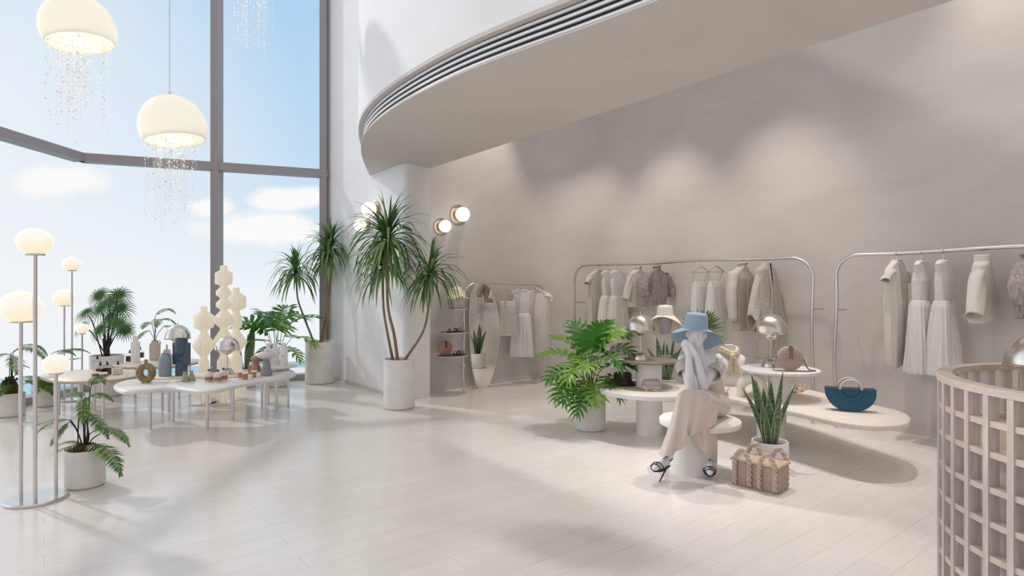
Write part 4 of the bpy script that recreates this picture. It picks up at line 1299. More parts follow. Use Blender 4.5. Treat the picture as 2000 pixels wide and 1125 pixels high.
# ---- low tan-edged table
def pitcher(m):
    def f(t):
        lat([(0, 0), (0.068, 0), (0.074, 0.008), (0.076, 0.21), (0.066, 0.25), (0.046, 0.272), (0.042, 0.29), (0.046, 0.298), (0.036, 0.298), (0.034, 0.28), (0, 0.28)], m, 'vase_body', t)
        b = MB(); b.tube(spline([(0.042, 0, 0.288), (0.075, 0, 0.285), (0.086, 0, 0.255), (0.07, 0, 0.225)], n=5), 0.0075, 8); b.build('handle', m, t)
    return f
one('vase', 'blue-grey jug vase with a small handle left of the slate totem vase', 'vase', FL(322.5, 734.5, ZM), pitcher(M_bluegrey))
def totem(t):
    b = MB(); b.box((0, 0, 0.285), (0.235, 0.055, 0.285)); o = b.build('flat_slab', M_steelblue, t, smooth=False); mod_bevel(o, 0.004)
    prof = [(0, 0), (0.073, 0), (0.073, 0.12)] + [(0.073 * math.cos(R(a)), 0.12 + 0.075 * math.sin(R(a))) for a in range(10, 90, 10)] + [(0, 0.195)]
    lat(prof, M_steelblue, 'lower_dome', t)
    prof = [(0, 0.245)] + [(0.074 * math.cos(R(a)), 0.32 + 0.075 * math.sin(R(a))) for a in range(-80, 1, 10)] + [(0.074, 0.487), (0.066, 0.487), (0.064, 0.44), (0, 0.44)]
    lat(prof, M_steelblue, 'upper_cup', t)
tt = one('vase', 'slate blue totem vase of stacked cylinders and a flat slab', 'vase', FL(354.5, 733, ZM), totem); tt.rotation_euler.z = R(-12)

# ---- rear table
def wbottle(t):
    lat([(0, 0), (0.058, 0), (0.06, 0.005), (0.06, 0.30), (0.056, 0.307), (0.036, 0.309), (0.034, 0.315), (0.034, 0.385), (0.03, 0.39), (0, 0.39)], M_whitep, 'bottle', t)
one('bottle', 'tall white bottle on the rear table left of the fern vase', 'bottle', FL(264.5, 708, ZN), wbottle)
wb_s = 0.80
def wb2(t):
    lat([(0, 0), (0.058, 0), (0.06, 0.005), (0.06, 0.245), (0.054, 0.252), (0.036, 0.253)], M_whitep, 'bottle', t)
    lat([(0, 0.252), (0.034, 0.252), (0.034, 0.325), (0.03, 0.329), (0, 0.329)], M_whitep, 'cap', t)
    b = MB()
    for i, (w, z) in enumerate(((0.03, 0.15), (0.022, 0.142), (0.026, 0.134))): b.box((0, -0.0605, z), (w, 0.002, 0.003))
    b.build('printed_lines', M_mush_g, t, smooth=False)
w1 = one('bottle', 'white capped bottle, leftmost on the small round table', 'bottle', FL(524, 714.5, ZR), wb2, 'white capped bottles')
w1.scale = (0.85, 0.85, 0.92)
dup(w1, FL(538, 712, ZR), label='white capped bottle, middle one on the small round table')
dup(w1, FL(554.5, 713.5, ZR), label='white capped bottle, rightmost on the small round table')
def pvase(t):
    pitcher(M_pinkc)(t)
    m = MB()
    for i, (az, el, L, dr, st, wm) in enumerate(((20, 40, 0.36, 1.8, (0.03, 0, 0.58), 0.12), (60, 55, 0.4, 1.6, (0.0, 0.0, 0.66), 0.11), (150, 20, 0.3, 1.2, (-0.05, 0, 0.56), 0.10), (-20, 10, 0.34, 1.0, (0.14, 0.0, 0.52), 0.12), (175, 0, 0.26, 1.2, (-0.08, 0, 0.45), 0.10), (-60, 30, 0.3, 1.5, (0.05, -0.03, 0.60), 0.1))):
        m = MB(); m.mi = 2; m.tube(spline([(0.0, 0, 0.25), (st[0] * 0.3, st[1] * .3, st[2] * .75), st], n=5), 0.004, 6)
        frond(m, V(st), R(az), R(el), L, dr, 300 + i, wm, pale=0.6)
        m.build('fern_stem', [M_fern, M_fern_l, M_stalk], t, angle=180)
pv = one('vase', 'pinkish jug vase holding airy fern stems on the rear table', 'vase', FL(302.5, 703, ZN), pvase)
def perfume(liq, w, d, h, cap):
    def f(t):
        b = MB(); b.box((0, 0, h * 0.36), (w * 0.84, d * 0.84, h * 0.62)); b.build('liquid', liq, t, smooth=False)
        b = MB(); b.box((0, 0, h * 0.5), (w, d, h)); o = b.build('glass_body', M_bglass, t, smooth=False); mod_bevel(o, 0.008, 3)
        lat([(0, h), (0.014, h), (0.014, h + 0.02), (0.009, h + 0.022), (0.009, h + 0.045), (0, h + 0.045)], cap, 'cap', t)
    return f
G_ = 'perfume bottles'
pA = one('perfume_bottle', 'amber perfume bottle on the rear table left of the white bottle', 'bottle', FL(253.5, 706.5, ZN), perfume(M_amber, 0.10, 0.07, 0.13, M_capb), G_)
dup(pA, FL(274, 699, ZN), label='dark perfume bottle on the rear table right of the white bottle')
bb = one('bottle', 'small beige bottle behind the slate totem vase', 'bottle', FL(326, 700, ZN), lambda t: (lat([(0, 0), (0.05, 0), (0.052, 0.006), (0.052, 0.12), (0.04, 0.14), (0.012, 0.145), (0.012, 0.19), (0, 0.19)], M_beigeb, 'bottle', t), lat([(0, 0.19), (0.008, 0.19), (0.008, 0.215), (0, 0.215)], M_capb, 'stopper', t)))
# ---- perfume table
pB = one('perfume_bottle', 'amber perfume bottle on the left table, behind the red jars', 'bottle', FL(196, 733, ZL), perfume(M_amber, 0.085, 0.06, 0.125, M_capb), G_)
dup(pB, FL(209.5, 732, ZL), label='dark amber perfume bottle on the left table, centre of the row')
one('perfume_bottle', 'clear perfume bottle at the right of the left table', 'bottle', FL(230.5, 731.5, ZL), perfume(M_pale_l, 0.105, 0.06, 0.125, M_capb), G_)
one('perfume_bottle', 'tall clear bottle at the back of the left table', 'bottle', FL(190, 726.5, ZL), perfume(M_pale_l, 0.09, 0.06, 0.17, M_capb), G_)
def rjar(t):
    lat([(0, 0), (0.042, 0), (0.045, 0.006), (0.045, 0.034), (0, 0.034)], M_redjar, 'jar', t)
    lat([(0, 0.034), (0.047, 0.034), (0.047, 0.052), (0, 0.052)], M_whitep, 'lid', t)
r1 = one('cosmetic_jar', 'red-brown jar with white lid, left of the pair', 'jar', FL(187.5, 734.5, ZL), rjar, 'red-brown jars')
dup(r1, FL(202, 735.5, ZL), label='red-brown jar with white lid, right of the pair')

# ------------------------------------------------------------------ right display
M_straw = mat('straw', (0.88, 0.80, 0.66), 0.8, var=0.12, scale=60, stretch=(1, 1, 6), bump=0.2, bscale=120)
M_straw_d = mat('natural_straw', (0.66, 0.52, 0.36), 0.8, var=0.15, scale=60, bump=0.2, bscale=120)
M_felt = mat('brown_felt', (0.085, 0.06, 0.05), 0.8, var=0.2, scale=20)
M_greyhat = mat('grey_straw', (0.56, 0.53, 0.51), 0.8, var=0.1, scale=50, bump=0.2, bscale=120)
M_ribbon = mat('cream_ribbon', (0.85, 0.78, 0.70), 0.5)
M_greyform = mat('grey_mannequin', (0.40, 0.385, 0.39), 0.6)
M_bust = mat('white_bust', (0.80, 0.78, 0.78), 0.5)
M_scarf = mat('straw_scarf', (0.70, 0.58, 0.42), 0.85, var=0.2, scale=30, bump=0.3, bscale=80, sheen=0.3)
M_creamv = mat('cream_ceramic', (0.88, 0.82, 0.74), 0.7, bump=0.1)
M_rattan = wicker_mat('pinkish_rattan', (0.60, 0.47, 0.43), (0.36, 0.26, 0.23), 45, 45)
M_leather = mat('mauve_leather', (0.22, 0.15, 0.16), 0.5)
M_bluel = mat('petrol_blue_leather', (0.018, 0.095, 0.17), 0.5, bump=0.05, bscale=200)
M_blued = mat('dark_blue_side', (0.010, 0.04, 0.065), 0.55)
M_ringw = mat('ring_handle', (0.55, 0.52, 0.50), 0.4)
M_basket = wicker_mat('basket_weave', (0.60, 0.47, 0.40), (0.30, 0.215, 0.18), 38, 30)
M_braid = mat('braid', (0.62, 0.49, 0.43), 0.8, var=0.2, scale=40, bump=0.4, bscale=90)
M_lidw = mat('basket_lid', (0.62, 0.48, 0.33), 0.8, var=0.2, scale=50, bump=0.4, bscale=90)
M_tan = mat('tan_leather', (0.52, 0.38, 0.28), 0.5)

def hat_mesh(crown_r, crown_h, brim_r, f_brim, top_r=None, seg=64, dent=0.0):
    """one shell: crown + brim; f_brim(angle, t) gives the height of the brim"""
    m = MB(); rows = []
    top_r = top_r or crown_r * 0.86
    def row(r, z): rows.append([V((r * math.cos(2 * PI * k / seg), r * math.sin(2 * PI * k / seg), z)) for k in range(seg)])
    for f in (0.02, 0.35, 0.7, 0.9): row(top_r * f, crown_h * (1 - dent * (1 - f)) + (0.012 * (1 - f * f) if not dent else 0))
    row(top_r * 0.99, crown_h - 0.008); row(top_r * 1.03, crown_h - 0.025)
    for f in (0.66, 0.33, 0.08): row(lerp(crown_r, top_r, f), crown_h * f)
    for t in (0, 0.12, 0.3, 0.5, 0.7, 0.86, 1.0):
        rows.append([V((lerp(crown_r, brim_r(2 * PI * k / seg), t) * math.cos(2 * PI * k / seg), lerp(crown_r, brim_r(2 * PI * k / seg), t) * math.sin(2 * PI * k / seg), f_brim(2 * PI * k / seg, t))) for k in range(seg)])
    m.grid(rows, closed=True)
    return m
# straw hat on a grey head form
hl = FL(1299, 696, Z1)
hf = thing('head_form', 'grey head form on a rod stand wearing the straw hat', 'head form', (hl.x, hl.y, Z1))
m = MB(); m.lathe([(0, 0), (0.075, 0), (0.075, 0.008), (0, 0.008)], 32); m.tube([(0, 0, 0.008), (0, 0, 0.26)], 0.007, 10); m.build('rod_stand', M_steel, hf)
z0_ = EYE - (652 - 562.5) / F * hl.y - Z1
m = MB(); m.lathe([(0, z0_), (0.055, z0_), (0.062, z0_ + 0.02), (0.062, z0_ + 0.06), (0.075, z0_ + 0.11), (0.083, z0_ + 0.17), (0.085, z0_ + 0.22), (0.07, z0_ + 0.27), (0, z0_ + 0.295)], 32); m.build('head', M_greyform, hf)
ht = thing('straw_hat', 'cream straw sun hat with wide drooping brim on the grey head form', 'hat', (hl.x, hl.y, Z1 + z0_ + 0.205))
m = hat_mesh(0.095, 0.115, lambda a: 0.118 + 0.160 * (0.5 + 0.5 * math.cos(a - R(62))) ** 0.8, lambda a, t: 0.004 - t ** 1.3 * (0.01 + 0.27 * (0.5 + 0.5 * math.cos(a - R(62))) ** 1.2))
o = m.build('hat_body', M_straw, ht, angle=180); mod_solid(o, 0.003)
ht.location.z += 0.0
# brown fedora, ribboned boater
bh = FL(1216, 750, Z2)
b1 = thing('felt_hat', 'dark brown felt hat on the left of the hat table', 'hat', bh)
m = hat_mesh(0.105, 0.13, lambda a: 0.20, lambda a, t: 0.004 + 0.012 * t * t, 0.098, dent=0.12); o = m.build('hat_body', M_felt, b1, angle=60); mod_solid(o, 0.004, 1)
m = MB(); m.lathe([(0.1065, 0.008), (0.1055, 0.035)], 48); m.build('hat_band', M_brown, b1)
gh = FL(1272, 759, Z2)
g1 = thing('boater_hat', 'pale grey straw boater with a cream ribbon bow on the hat table', 'hat', gh)
m = hat_mesh(0.10, 0.095, lambda a: 0.19, lambda a, t: 0.004 + 0.005 * t, 0.094); o = m.build('hat_body', M_greyhat, g1, angle=60); mod_solid(o, 0.004, 1)
m = MB(); m.lathe([(0.103, 0.006), (0.1025, 0.036)], 48); o = m.build('ribbon', M_ribbon, g1)
m = MB()
for sg, dz in ((-1, 0.02), (1, 0.02)):
    m.tube(spline([(-0.05, -0.105, 0.022), (-0.05 + sg * 0.035, -0.125, 0.045), (-0.05 + sg * 0.062, -0.13, 0.028), (-0.05 + sg * 0.03, -0.125, 0.012), (-0.05, -0.108, 0.02)], n=4), 0.009, 8, flat=0.35)
    m.tube(spline([(-0.05, -0.107, 0.02), (-0.05 + sg * 0.03, -0.14, 0.012), (-0.05 + sg * 0.055, -0.20, 0.008)], n=4), 0.011, 8, flat=0.25)
m.ball((-0.05, -0.11, 0.022), 0.014, 12, 8); m.build('bow', M_ribbon, g1)

# bust with scarf
bl = FL(1424, 752, ZP)
bu = thing('bust_form', 'white shop bust wearing the straw-coloured scarf', 'bust', bl)
m = MB()
rows = []
for z, w, d, oy in ((0, 0.135, 0.085, 0), (0.05, 0.14, 0.09, 0), (0.14, 0.15, 0.10, -0.01), (0.22, 0.168, 0.11, -0.015), (0.28, 0.185, 0.10, -0.005), (0.32, 0.19, 0.085, 0), (0.35, 0.165, 0.07, 0.01), (0.375, 0.10, 0.06, 0.01), (0.395, 0.06, 0.055, 0.01), (0.44, 0.052, 0.052, 0.005), (0.475, 0.052, 0.052, 0)):
    rows.append([V((w * math.cos(2 * PI * k / 40), oy + d * math.sin(2 * PI * k / 40), z)) for k in range(40)])
m.grid(rows, closed=True)
n0 = len(m.v); m.add([(0, 0, 0), (0, 0, 0.478)], []); m.f += [[n0, (k + 1) % 40, k] for k in range(40)] + [[n0 + 1, 400 + k, 400 + (k + 1) % 40] for k in range(40)]; m.m += [0] * 80
m.build('torso', M_bust, bu, angle=60)
sc = thing('scarf', 'straw-coloured fringed scarf knotted on the white bust', 'scarf', bl)
m = MB()
ring = [V((0.085 * math.cos(t), 0.012 + 0.08 * math.sin(t) - (0.02 if math.sin(t) < 0 else 0), 0.405 - 0.035 * math.sin(-t if math.sin(t) < 0 else 0) + 0.006 * math.sin(2 * t))) for t in [2 * PI * i / 36 for i in range(36)]]
m.tube(ring, 0.030, 10, closed=True, flat=1.15)
m.tube([V((p.x * 1.02, p.y - .006, p.z + 0.026 + 0.006 * math.cos(4 * PI * i / 36))) for i, p in enumerate(ring)], 0.022, 10, closed=True)
m.ball((-0.005, -0.118, 0.355), (0.034, 0.026, 0.036), 14, 10)
o = m.build('wrap', M_scarf, sc)
for sg in (-1, 1):
    m = MB(); rows = []
    for i in range(9):
        f = i / 8; cx = sg * (0.012 + 0.035 * f); z = 0.345 - 0.19 * f; hw = 0.020 + 0.012 * f
        rows.append([V((cx + hw * (k / 6 * 2 - 1), -0.134 - 0.006 * math.sin(k * 1.9 + i * .6) - 0.003 * sg, z)) for k in range(7)])
    m.grid(rows); o = m.build('scarf_tail', M_scarf, sc, angle=180); mod_solid(o, 0.008)
    m = MB()
    for k in range(8):
        x = sg * 0.047 + 0.032 * (k / 7 * 2 - 1); m.tube([(x, -0.134, 0.158), (x + rnd.uniform(-.004, .004), -0.135, 0.105)], 0.0024, 5)
    m.build('fringe', M_scarf, sc)

# arch vase and ball, sandals, round bag, blue bag
al = FL(1469, 776, ZP)
av = thing('arch_vase', 'cream arch-shaped vase on the platform behind the snake plant', 'vase', al, R(-22))
m = MB(); m.tube([V((-0.095 - 0.005, 0, 0.0))] + [V((-0.098 * math.cos(R(a)), 0, 0.085 + 0.09 * math.sin(R(a)))) for a in range(0, 181, 12)] + [V((0.1, 0, 0.0))], [0.038] + [0.036 + 0.012 * math.sin(R(a)) for a in range(0, 181, 12)] + [0.038], 16)
m.build('arch_body', M_creamv, av)
av.scale = (1.1, 1.1, 1.1)
lat([(0.026, 0.205), (0.02, 0.225), (0.026, 0.24), (0.018, 0.24), (0.014, 0.215), (0, 0.215)], M_creamv, 'neck', av)
bll = thing('ball', 'small cream ball beside the arch vase', 'decor ball', al + V((0.03, -0.07, 0)))
m = MB(); m.ball((0, 0, 0.036), 0.036); m.build('ball_body', M_creamv, bll)
def sandal(t, c):
    m = MB()
    ol = [(0.032 * math.cos(a) * (1 - 0.25 * (math.sin(a) < 0) * abs(math.sin(a))), 0.118 * math.sin(a)) for a in [2 * PI * i / 28 for i in range(28)]]
    m.prism(ol, 0, 0.014, 0.003); m.build('sole', M_tan if c else M_shelf, t)
    for y, h in ((0.055, 0.045), (-0.06, 0.06)):
        m = MB(); m.tube([V((0.034 * math.cos(R(a)), y, 0.012 + h * math.sin(R(a)))) for a in range(0, 181, 20)], 0.011, 8, flat=0.4)
        m.build('strap', M_tan if c else M_shelf, t)
sd = one('sandal', 'tan sandal on the platform right of the riser drum, nearer one', 'shoe', FL(1556, 766, ZP), lambda t: sandal(t, 1), 'tan sandals on the platform', R(-60))
dup(sd, FL(1566, 762, ZP), R(-48), 'tan sandal on the platform right of the riser drum, farther one')
rb = thing('round_bag', 'round woven rattan bag on the marble riser', 'handbag', (Te.x + 0.03, Te.y - 0.16, ZE), R(-8))
Mx = Matrix.Rotation(R(90), 3, 'X')
m = MB(); m.lathe([(0, -0.04), (0.10, -0.04), (0.122, -0.028), (0.124, 0), (0.122, 0.028), (0.10, 0.04), (0, 0.04)], 48, (0, 0, 0.124), Mx)
m.build('bag_body', M_rattan, rb)
m = MB()
for k in range(24):
    a = 2 * PI * k / 24; m.tube([(0.03 * math.cos(a), -0.042, 0.124 + 0.03 * math.sin(a)), (0.112 * math.cos(a), -0.040, 0.124 + 0.112 * math.sin(a))], 0.004, 6)
m.build('radial_weave', M_rattan, rb)
m = MB(); m.box((0, -0.046, 0.185), (0.032, 0.008, 0.12)); m.box((0, 0, 0.249), (0.032, 0.085, 0.006)); m.ball((0, -0.051, 0.14), (0.012, 0.004, 0.012), 12, 8); m.build('flap', M_leather, rb)
m = MB(); m.tube(spline([(-0.115, 0, 0.16), (-0.15, -0.01, 0.08), (-0.165, -0.03, 0.01), (-0.10, -0.075, 0.007), (0.02, -0.085, 0.007), (0.16, -0.07, 0.007), (0.24, -0.02, 0.007), (0.19, 0.02, 0.012), (0.15, 0.01, 0.07), (0.115, 0, 0.16)], n=5), 0.0075, 8, flat=0.6); m.build('strap', M_leather, rb)
bgl = FL(1660, 802, ZP)
bg = thing('blue_handbag', 'petrol blue half-moon handbag with two ring handles', 'handbag', bgl, R(-22))
W_ = 0.205
half = [(-W_, 0.21), (-W_, 0.19)] + [(-W_ * math.cos(R(a)) * (1 if True else 1), 0.19 - 0.19 * math.sin(R(a)) ** 0.85) for a in range(10, 180, 8)] + [(W_, 0.19), (W_, 0.21)]
m = MB(); n = len(half); dd = 0.062
m.add([(x, -dd, z) for x, z in half] + [(x, dd, z) for x, z in half], [tuple(range(n)), tuple(range(2 * n - 1, n - 1, -1))])
o = m.build('side_panel', M_bluel, bg, smooth=False)
m = MB(); m.add([(x, -dd, z) for x, z in half] + [(x, dd, z) for x, z in half], [(i, i + n, i + n + 1, i + 1) for i in range(n - 1)] + [(n - 1, 2 * n - 1, n, 0)])
m.build('gusset', M_blued, bg)
for sg in (-1, 1):
    m = MB(); m.tube([V((0.088 * math.cos(2 * PI * i / 40), sg * (dd + 0.006), 0.205 + 0.088 * math.sin(2 * PI * i / 40))) for i in range(40) if True], 0.0115, 12, closed=True)
    # lower half is wrapped in the bag's blue leather
    hd = m.build('ring_handle', M_ringw, bg)
    m = MB(); m.tube([V((0.088 * math.cos(R(a)), sg * (dd + 0.006), 0.205 + 0.088 * math.sin(R(a)))) for a in range(180, 361, 9)], 0.0145, 12); m.build('leather_loop', M_bluel, hd)

# wicker basket with braided handles
bk = FL(1490, 932)
bk = thing('wicker_basket', 'long wicker basket with braided loop handles on the floor', 'basket', (2.005, 4.845, 0), R(-45))
BL, BD, BH = 0.375, 0.21, 0.195
m = MB(); m.box((0, 0, BH / 2), (BL, BD, BH)); o = m.build('basket_body', M_basket, bk, smooth=False); mod_bevel(o, 0.012)
m = MB(); m.box((0, 0, BH + 0.011), (BL + 0.025, BD + 0.025, 0.022)); o = m.build('lid', M_lidw, bk, smooth=False); mod_bevel(o, 0.009)
def braid(pts, r, nm, root):
    pts = spline([V(p) for p in pts], n=8); m = MB(); L = len(pts)
    for s in range(2):
        q = []
        for i, p in enumerate(pts):
            t = (pts[min(i + 1, L - 1)] - pts[max(i - 1, 0)]).normalized(); sd_ = t.cross(V((0, 1, 0))); sd_ = sd_.normalized() if sd_.length > .01 else V((1, 0, 0))
            a = i * 0.75 + PI * s
            q.append(p + sd_ * math.cos(a) * r * 0.6 + V((0, 1, 0)) * math.sin(a) * r * 0.5)
        m.tube(q, r * 0.68, 8)
    return m.build(nm, M_braid, root)
for sg in (-1, 1):
    y = sg * (BD / 2 + 0.016)
    for x0, x1 in ((-0.155, -0.035), (0.045, 0.165)):
        xm = (x0 + x1) / 2; h = BH + 0.10
        braid([(x0, y, 0.015), (x0, y, 0.1), (x0, y, BH - 0.02), (x0 + 0.012, y, BH + 0.045), (xm, y, h), (x1 - 0.012, y, BH + 0.045), (x1, y, BH - 0.02), (x1, y, 0.1), (x1, y, 0.015)], 0.0165, 'braided_handle', bk)

# ------------------------------------------------------------------ side shelves of the small rail
sc_ = -su
def shelf_pt(t, w, z): 
    nn_ = V((-su.y, su.x, 0)); p = rS0 + sc_ * t + nn_ * w; return V((p.x, p.y, z + 0.0065))
rw = thing('round_bag', 'round woven bag on the lowest side shelf by the pillar', 'handbag', shelf_pt(0.34, 0.02, 0.575), R(28))
m = MB(); m.lathe([(0, -0.035), (0.09, -0.035), (0.108, -0.022), (0.112, 0), (0.108, 0.022), (0.09, 0.035), (0, 0.035)], 40, (0, 0, 0.113), Mx); m.build('bag_body', mat('rust_rattan', (0.47, 0.27, 0.20), 0.8, var=0.4, scale=60, bump=0.5, bscale=80), rw)
m = MB(); m.box((0, -0.04, 0.165), (0.025, 0.008, 0.10)); m.build('flap', M_shelf, rw)
k1 = one('sandal', 'dark sandal on the lowest side shelf, left of the pair', 'shoe', shelf_pt(0.16, -0.03, 0.575), lambda t: sandal(t, 0), 'dark sandals on the side shelves', R(35)); k1.scale = (.9, .9, .9)
dup(k1, shelf_pt(0.07, 0.02, 0.575), R(20), 'dark sandal on the lowest side shelf, next to the rail post')
dup(k1, shelf_pt(0.24, -0.02, 0.925), R(60), 'dark sandal on the middle side shelf, left of the pair')
dup(k1, shelf_pt(0.12, 0.0, 0.925), R(40), 'dark sandal on the middle side shelf, next to the rail post')
tp = thing('box', 'pale grey box on the top side shelf under the cream cloth', 'box', shelf_pt(0.14, 0, 1.28), R(41))
m = MB(); m.box((0, 0, 0.085), (0.20, 0.15, 0.17)); o = m.build('box_body', mat('grey_card', (0.55, 0.53, 0.55), 0.7), tp, smooth=False); mod_bevel(o, 0.008)
cl = thing('cloth', 'crumpled cream scarf heaped over the grey box on the top shelf', 'scarf', shelf_pt(0.14, 0, 1.28 + 0.17), R(41))
m = MB(); rows = []; rr = random.Random(6)
for i in range(17):
    row = []
    for k in range(21):
        u, v = i / 16 * 2 - 1, k / 20 * 2 - 1
        q = max(0, 1 - u * u * .9) * max(0, 1 - v * v * .8)
        z = 0.012 + 0.13 * q + 0.035 * math.sin(u * 6 + v * 9) * q + 0.02 * math.sin(v * 17 - u * 5) - 0.07 * max(0, abs(v) - 0.75) * 4 * 0.4
        row.append(V((v * 0.155, u * 0.115 + 0.012 * math.sin(v * 11), max(0.004, z) if abs(v) < .66 and abs(u) < .7 else z - 0.03)))
    rows.append(row)
m.grid(rows); o = m.build('cloth_body', M_straw, cl, angle=180); mod_solid(o, 0.004, 1)
# ------------------------------------------------------------------ garments
def cloth(name, c1, c2=None, sc=40, b=0.15, bs=90, st=(1, 1, 1)):
    return mat(name, c1, 0.85, col2=c2 or tuple(c * 0.9 for c in c1), scale=sc, bump=b, bscale=bs, sheen=0.2, stretch=st)
M_linen = cloth('linen_beige', (0.60, 0.555, 0.51))
M_white_c = cloth('white_cotton', (0.74, 0.72, 0.70))
M_cream_c = cloth('cream_cotton', (0.70, 0.655, 0.60))
M_tweed = cloth('grey_pattern', (0.50, 0.45, 0.41), (0.22, 0.19, 0.17), 9, 0.4, 30, (7, 7, 1.2))
M_knit = cloth('oatmeal_knit', (0.60, 0.545, 0.49), (0.42, 0.37, 0.325), 26, 0.6, 40, (1, 1, 2.5))
M_hang = mat('pale_hanger_wood', (0.62, 0.50, 0.38), 0.5)
M_dark_inset = mat('dark_inset', (0.04, 0.035, 0.04), 0.7)

def hook(t, hw=0.195):
    m = MB(); m.tube(spline([(0, 0.0, -0.085), (0, 0, -0.035), (0.012, 0, -0.02), (0.024, 0, 0.0), (0.012, 0, 0.024), (-0.012, 0, 0.024), (-0.022, 0, 0.004)], n=5), 0.0026, 6)
    h = m.build('hanger_hook', M_steel, t)
    m = MB(); m.tube(spline([(-hw, 0, -0.155 if hw > .19 else -0.165), (-hw * .6, 0, -0.118 if hw > .19 else -0.135), (0, 0, -0.08), (hw * .6, 0, -0.118 if hw > .19 else -0.135), (hw, 0, -0.155 if hw > .19 else -0.165)], n=5), 0.009, 8); return m
def shell(levels, folds=0, seed=0, n=72, gather=None):
    """levels: (z, half width, half depth, fold amplitude)"""
    rr = random.Random(seed); ph = [rr.uniform(0, 6.28) for _ in range(3)]
    tab = [tuple(l) for l in levels]
    rows = []; z0, z1 = tab[0][0], tab[-1][0]; steps = 34
    inv = [(-l[0],) + l[1:] for l in tab]
    zs = sorted(set([l[0] for l in tab] + [z0 + (z1 - z0) * i / steps for i in range(steps + 1)]), reverse=True)
    for z in zs:
        w, d, am = interp(inv, -z)
        row = []
        for k in range(n):
            a = 2 * PI * k / n; c, s = math.cos(a), math.sin(a)
            x = w * math.copysign(abs(c) ** 0.62, c); y = d * math.copysign(abs(s) ** 0.62, s)
            f = am * (math.sin(folds * a + ph[0]) * 0.6 + math.sin(folds * 0.63 * a + ph[1] + z * 1.5) * 0.4) if folds else 0
            wob = 0.006 * math.sin(3 * a + z * 7 + ph[2])
            q = 1 + wob / max(d, .02)
            row.append(V((x * (1 + f / max(w, .03) * .6) + wob * .5, y * q + math.copysign(f, s) * (0.3 + 0.7 * abs(s)), z + (0.012 * math.sin(2 * a + ph[1]) if z == zs[-1] else 0))))
        rows.append(row)
    m = MB(); m.grid(rows, closed=True); return m
def sleeve(m, p0, p1, p2, r0, r1, r2, flat=0.6, fold=0.006, seed=0):
    pts = spline([V(p0), V(p1), V(p2)], n=7); L = len(pts)
    rs = [lerp(r0, r1, min(1, i / (L / 2))) if i < L / 2 else lerp(r1, r2, (i - L / 2) / (L / 2 - 1)) for i in range(L)]
    rs = [r + fold * math.sin(i * 1.7 + seed) for i, r in enumerate(rs)]
    m.tube(pts, rs, 18, cap=False, flat=flat)

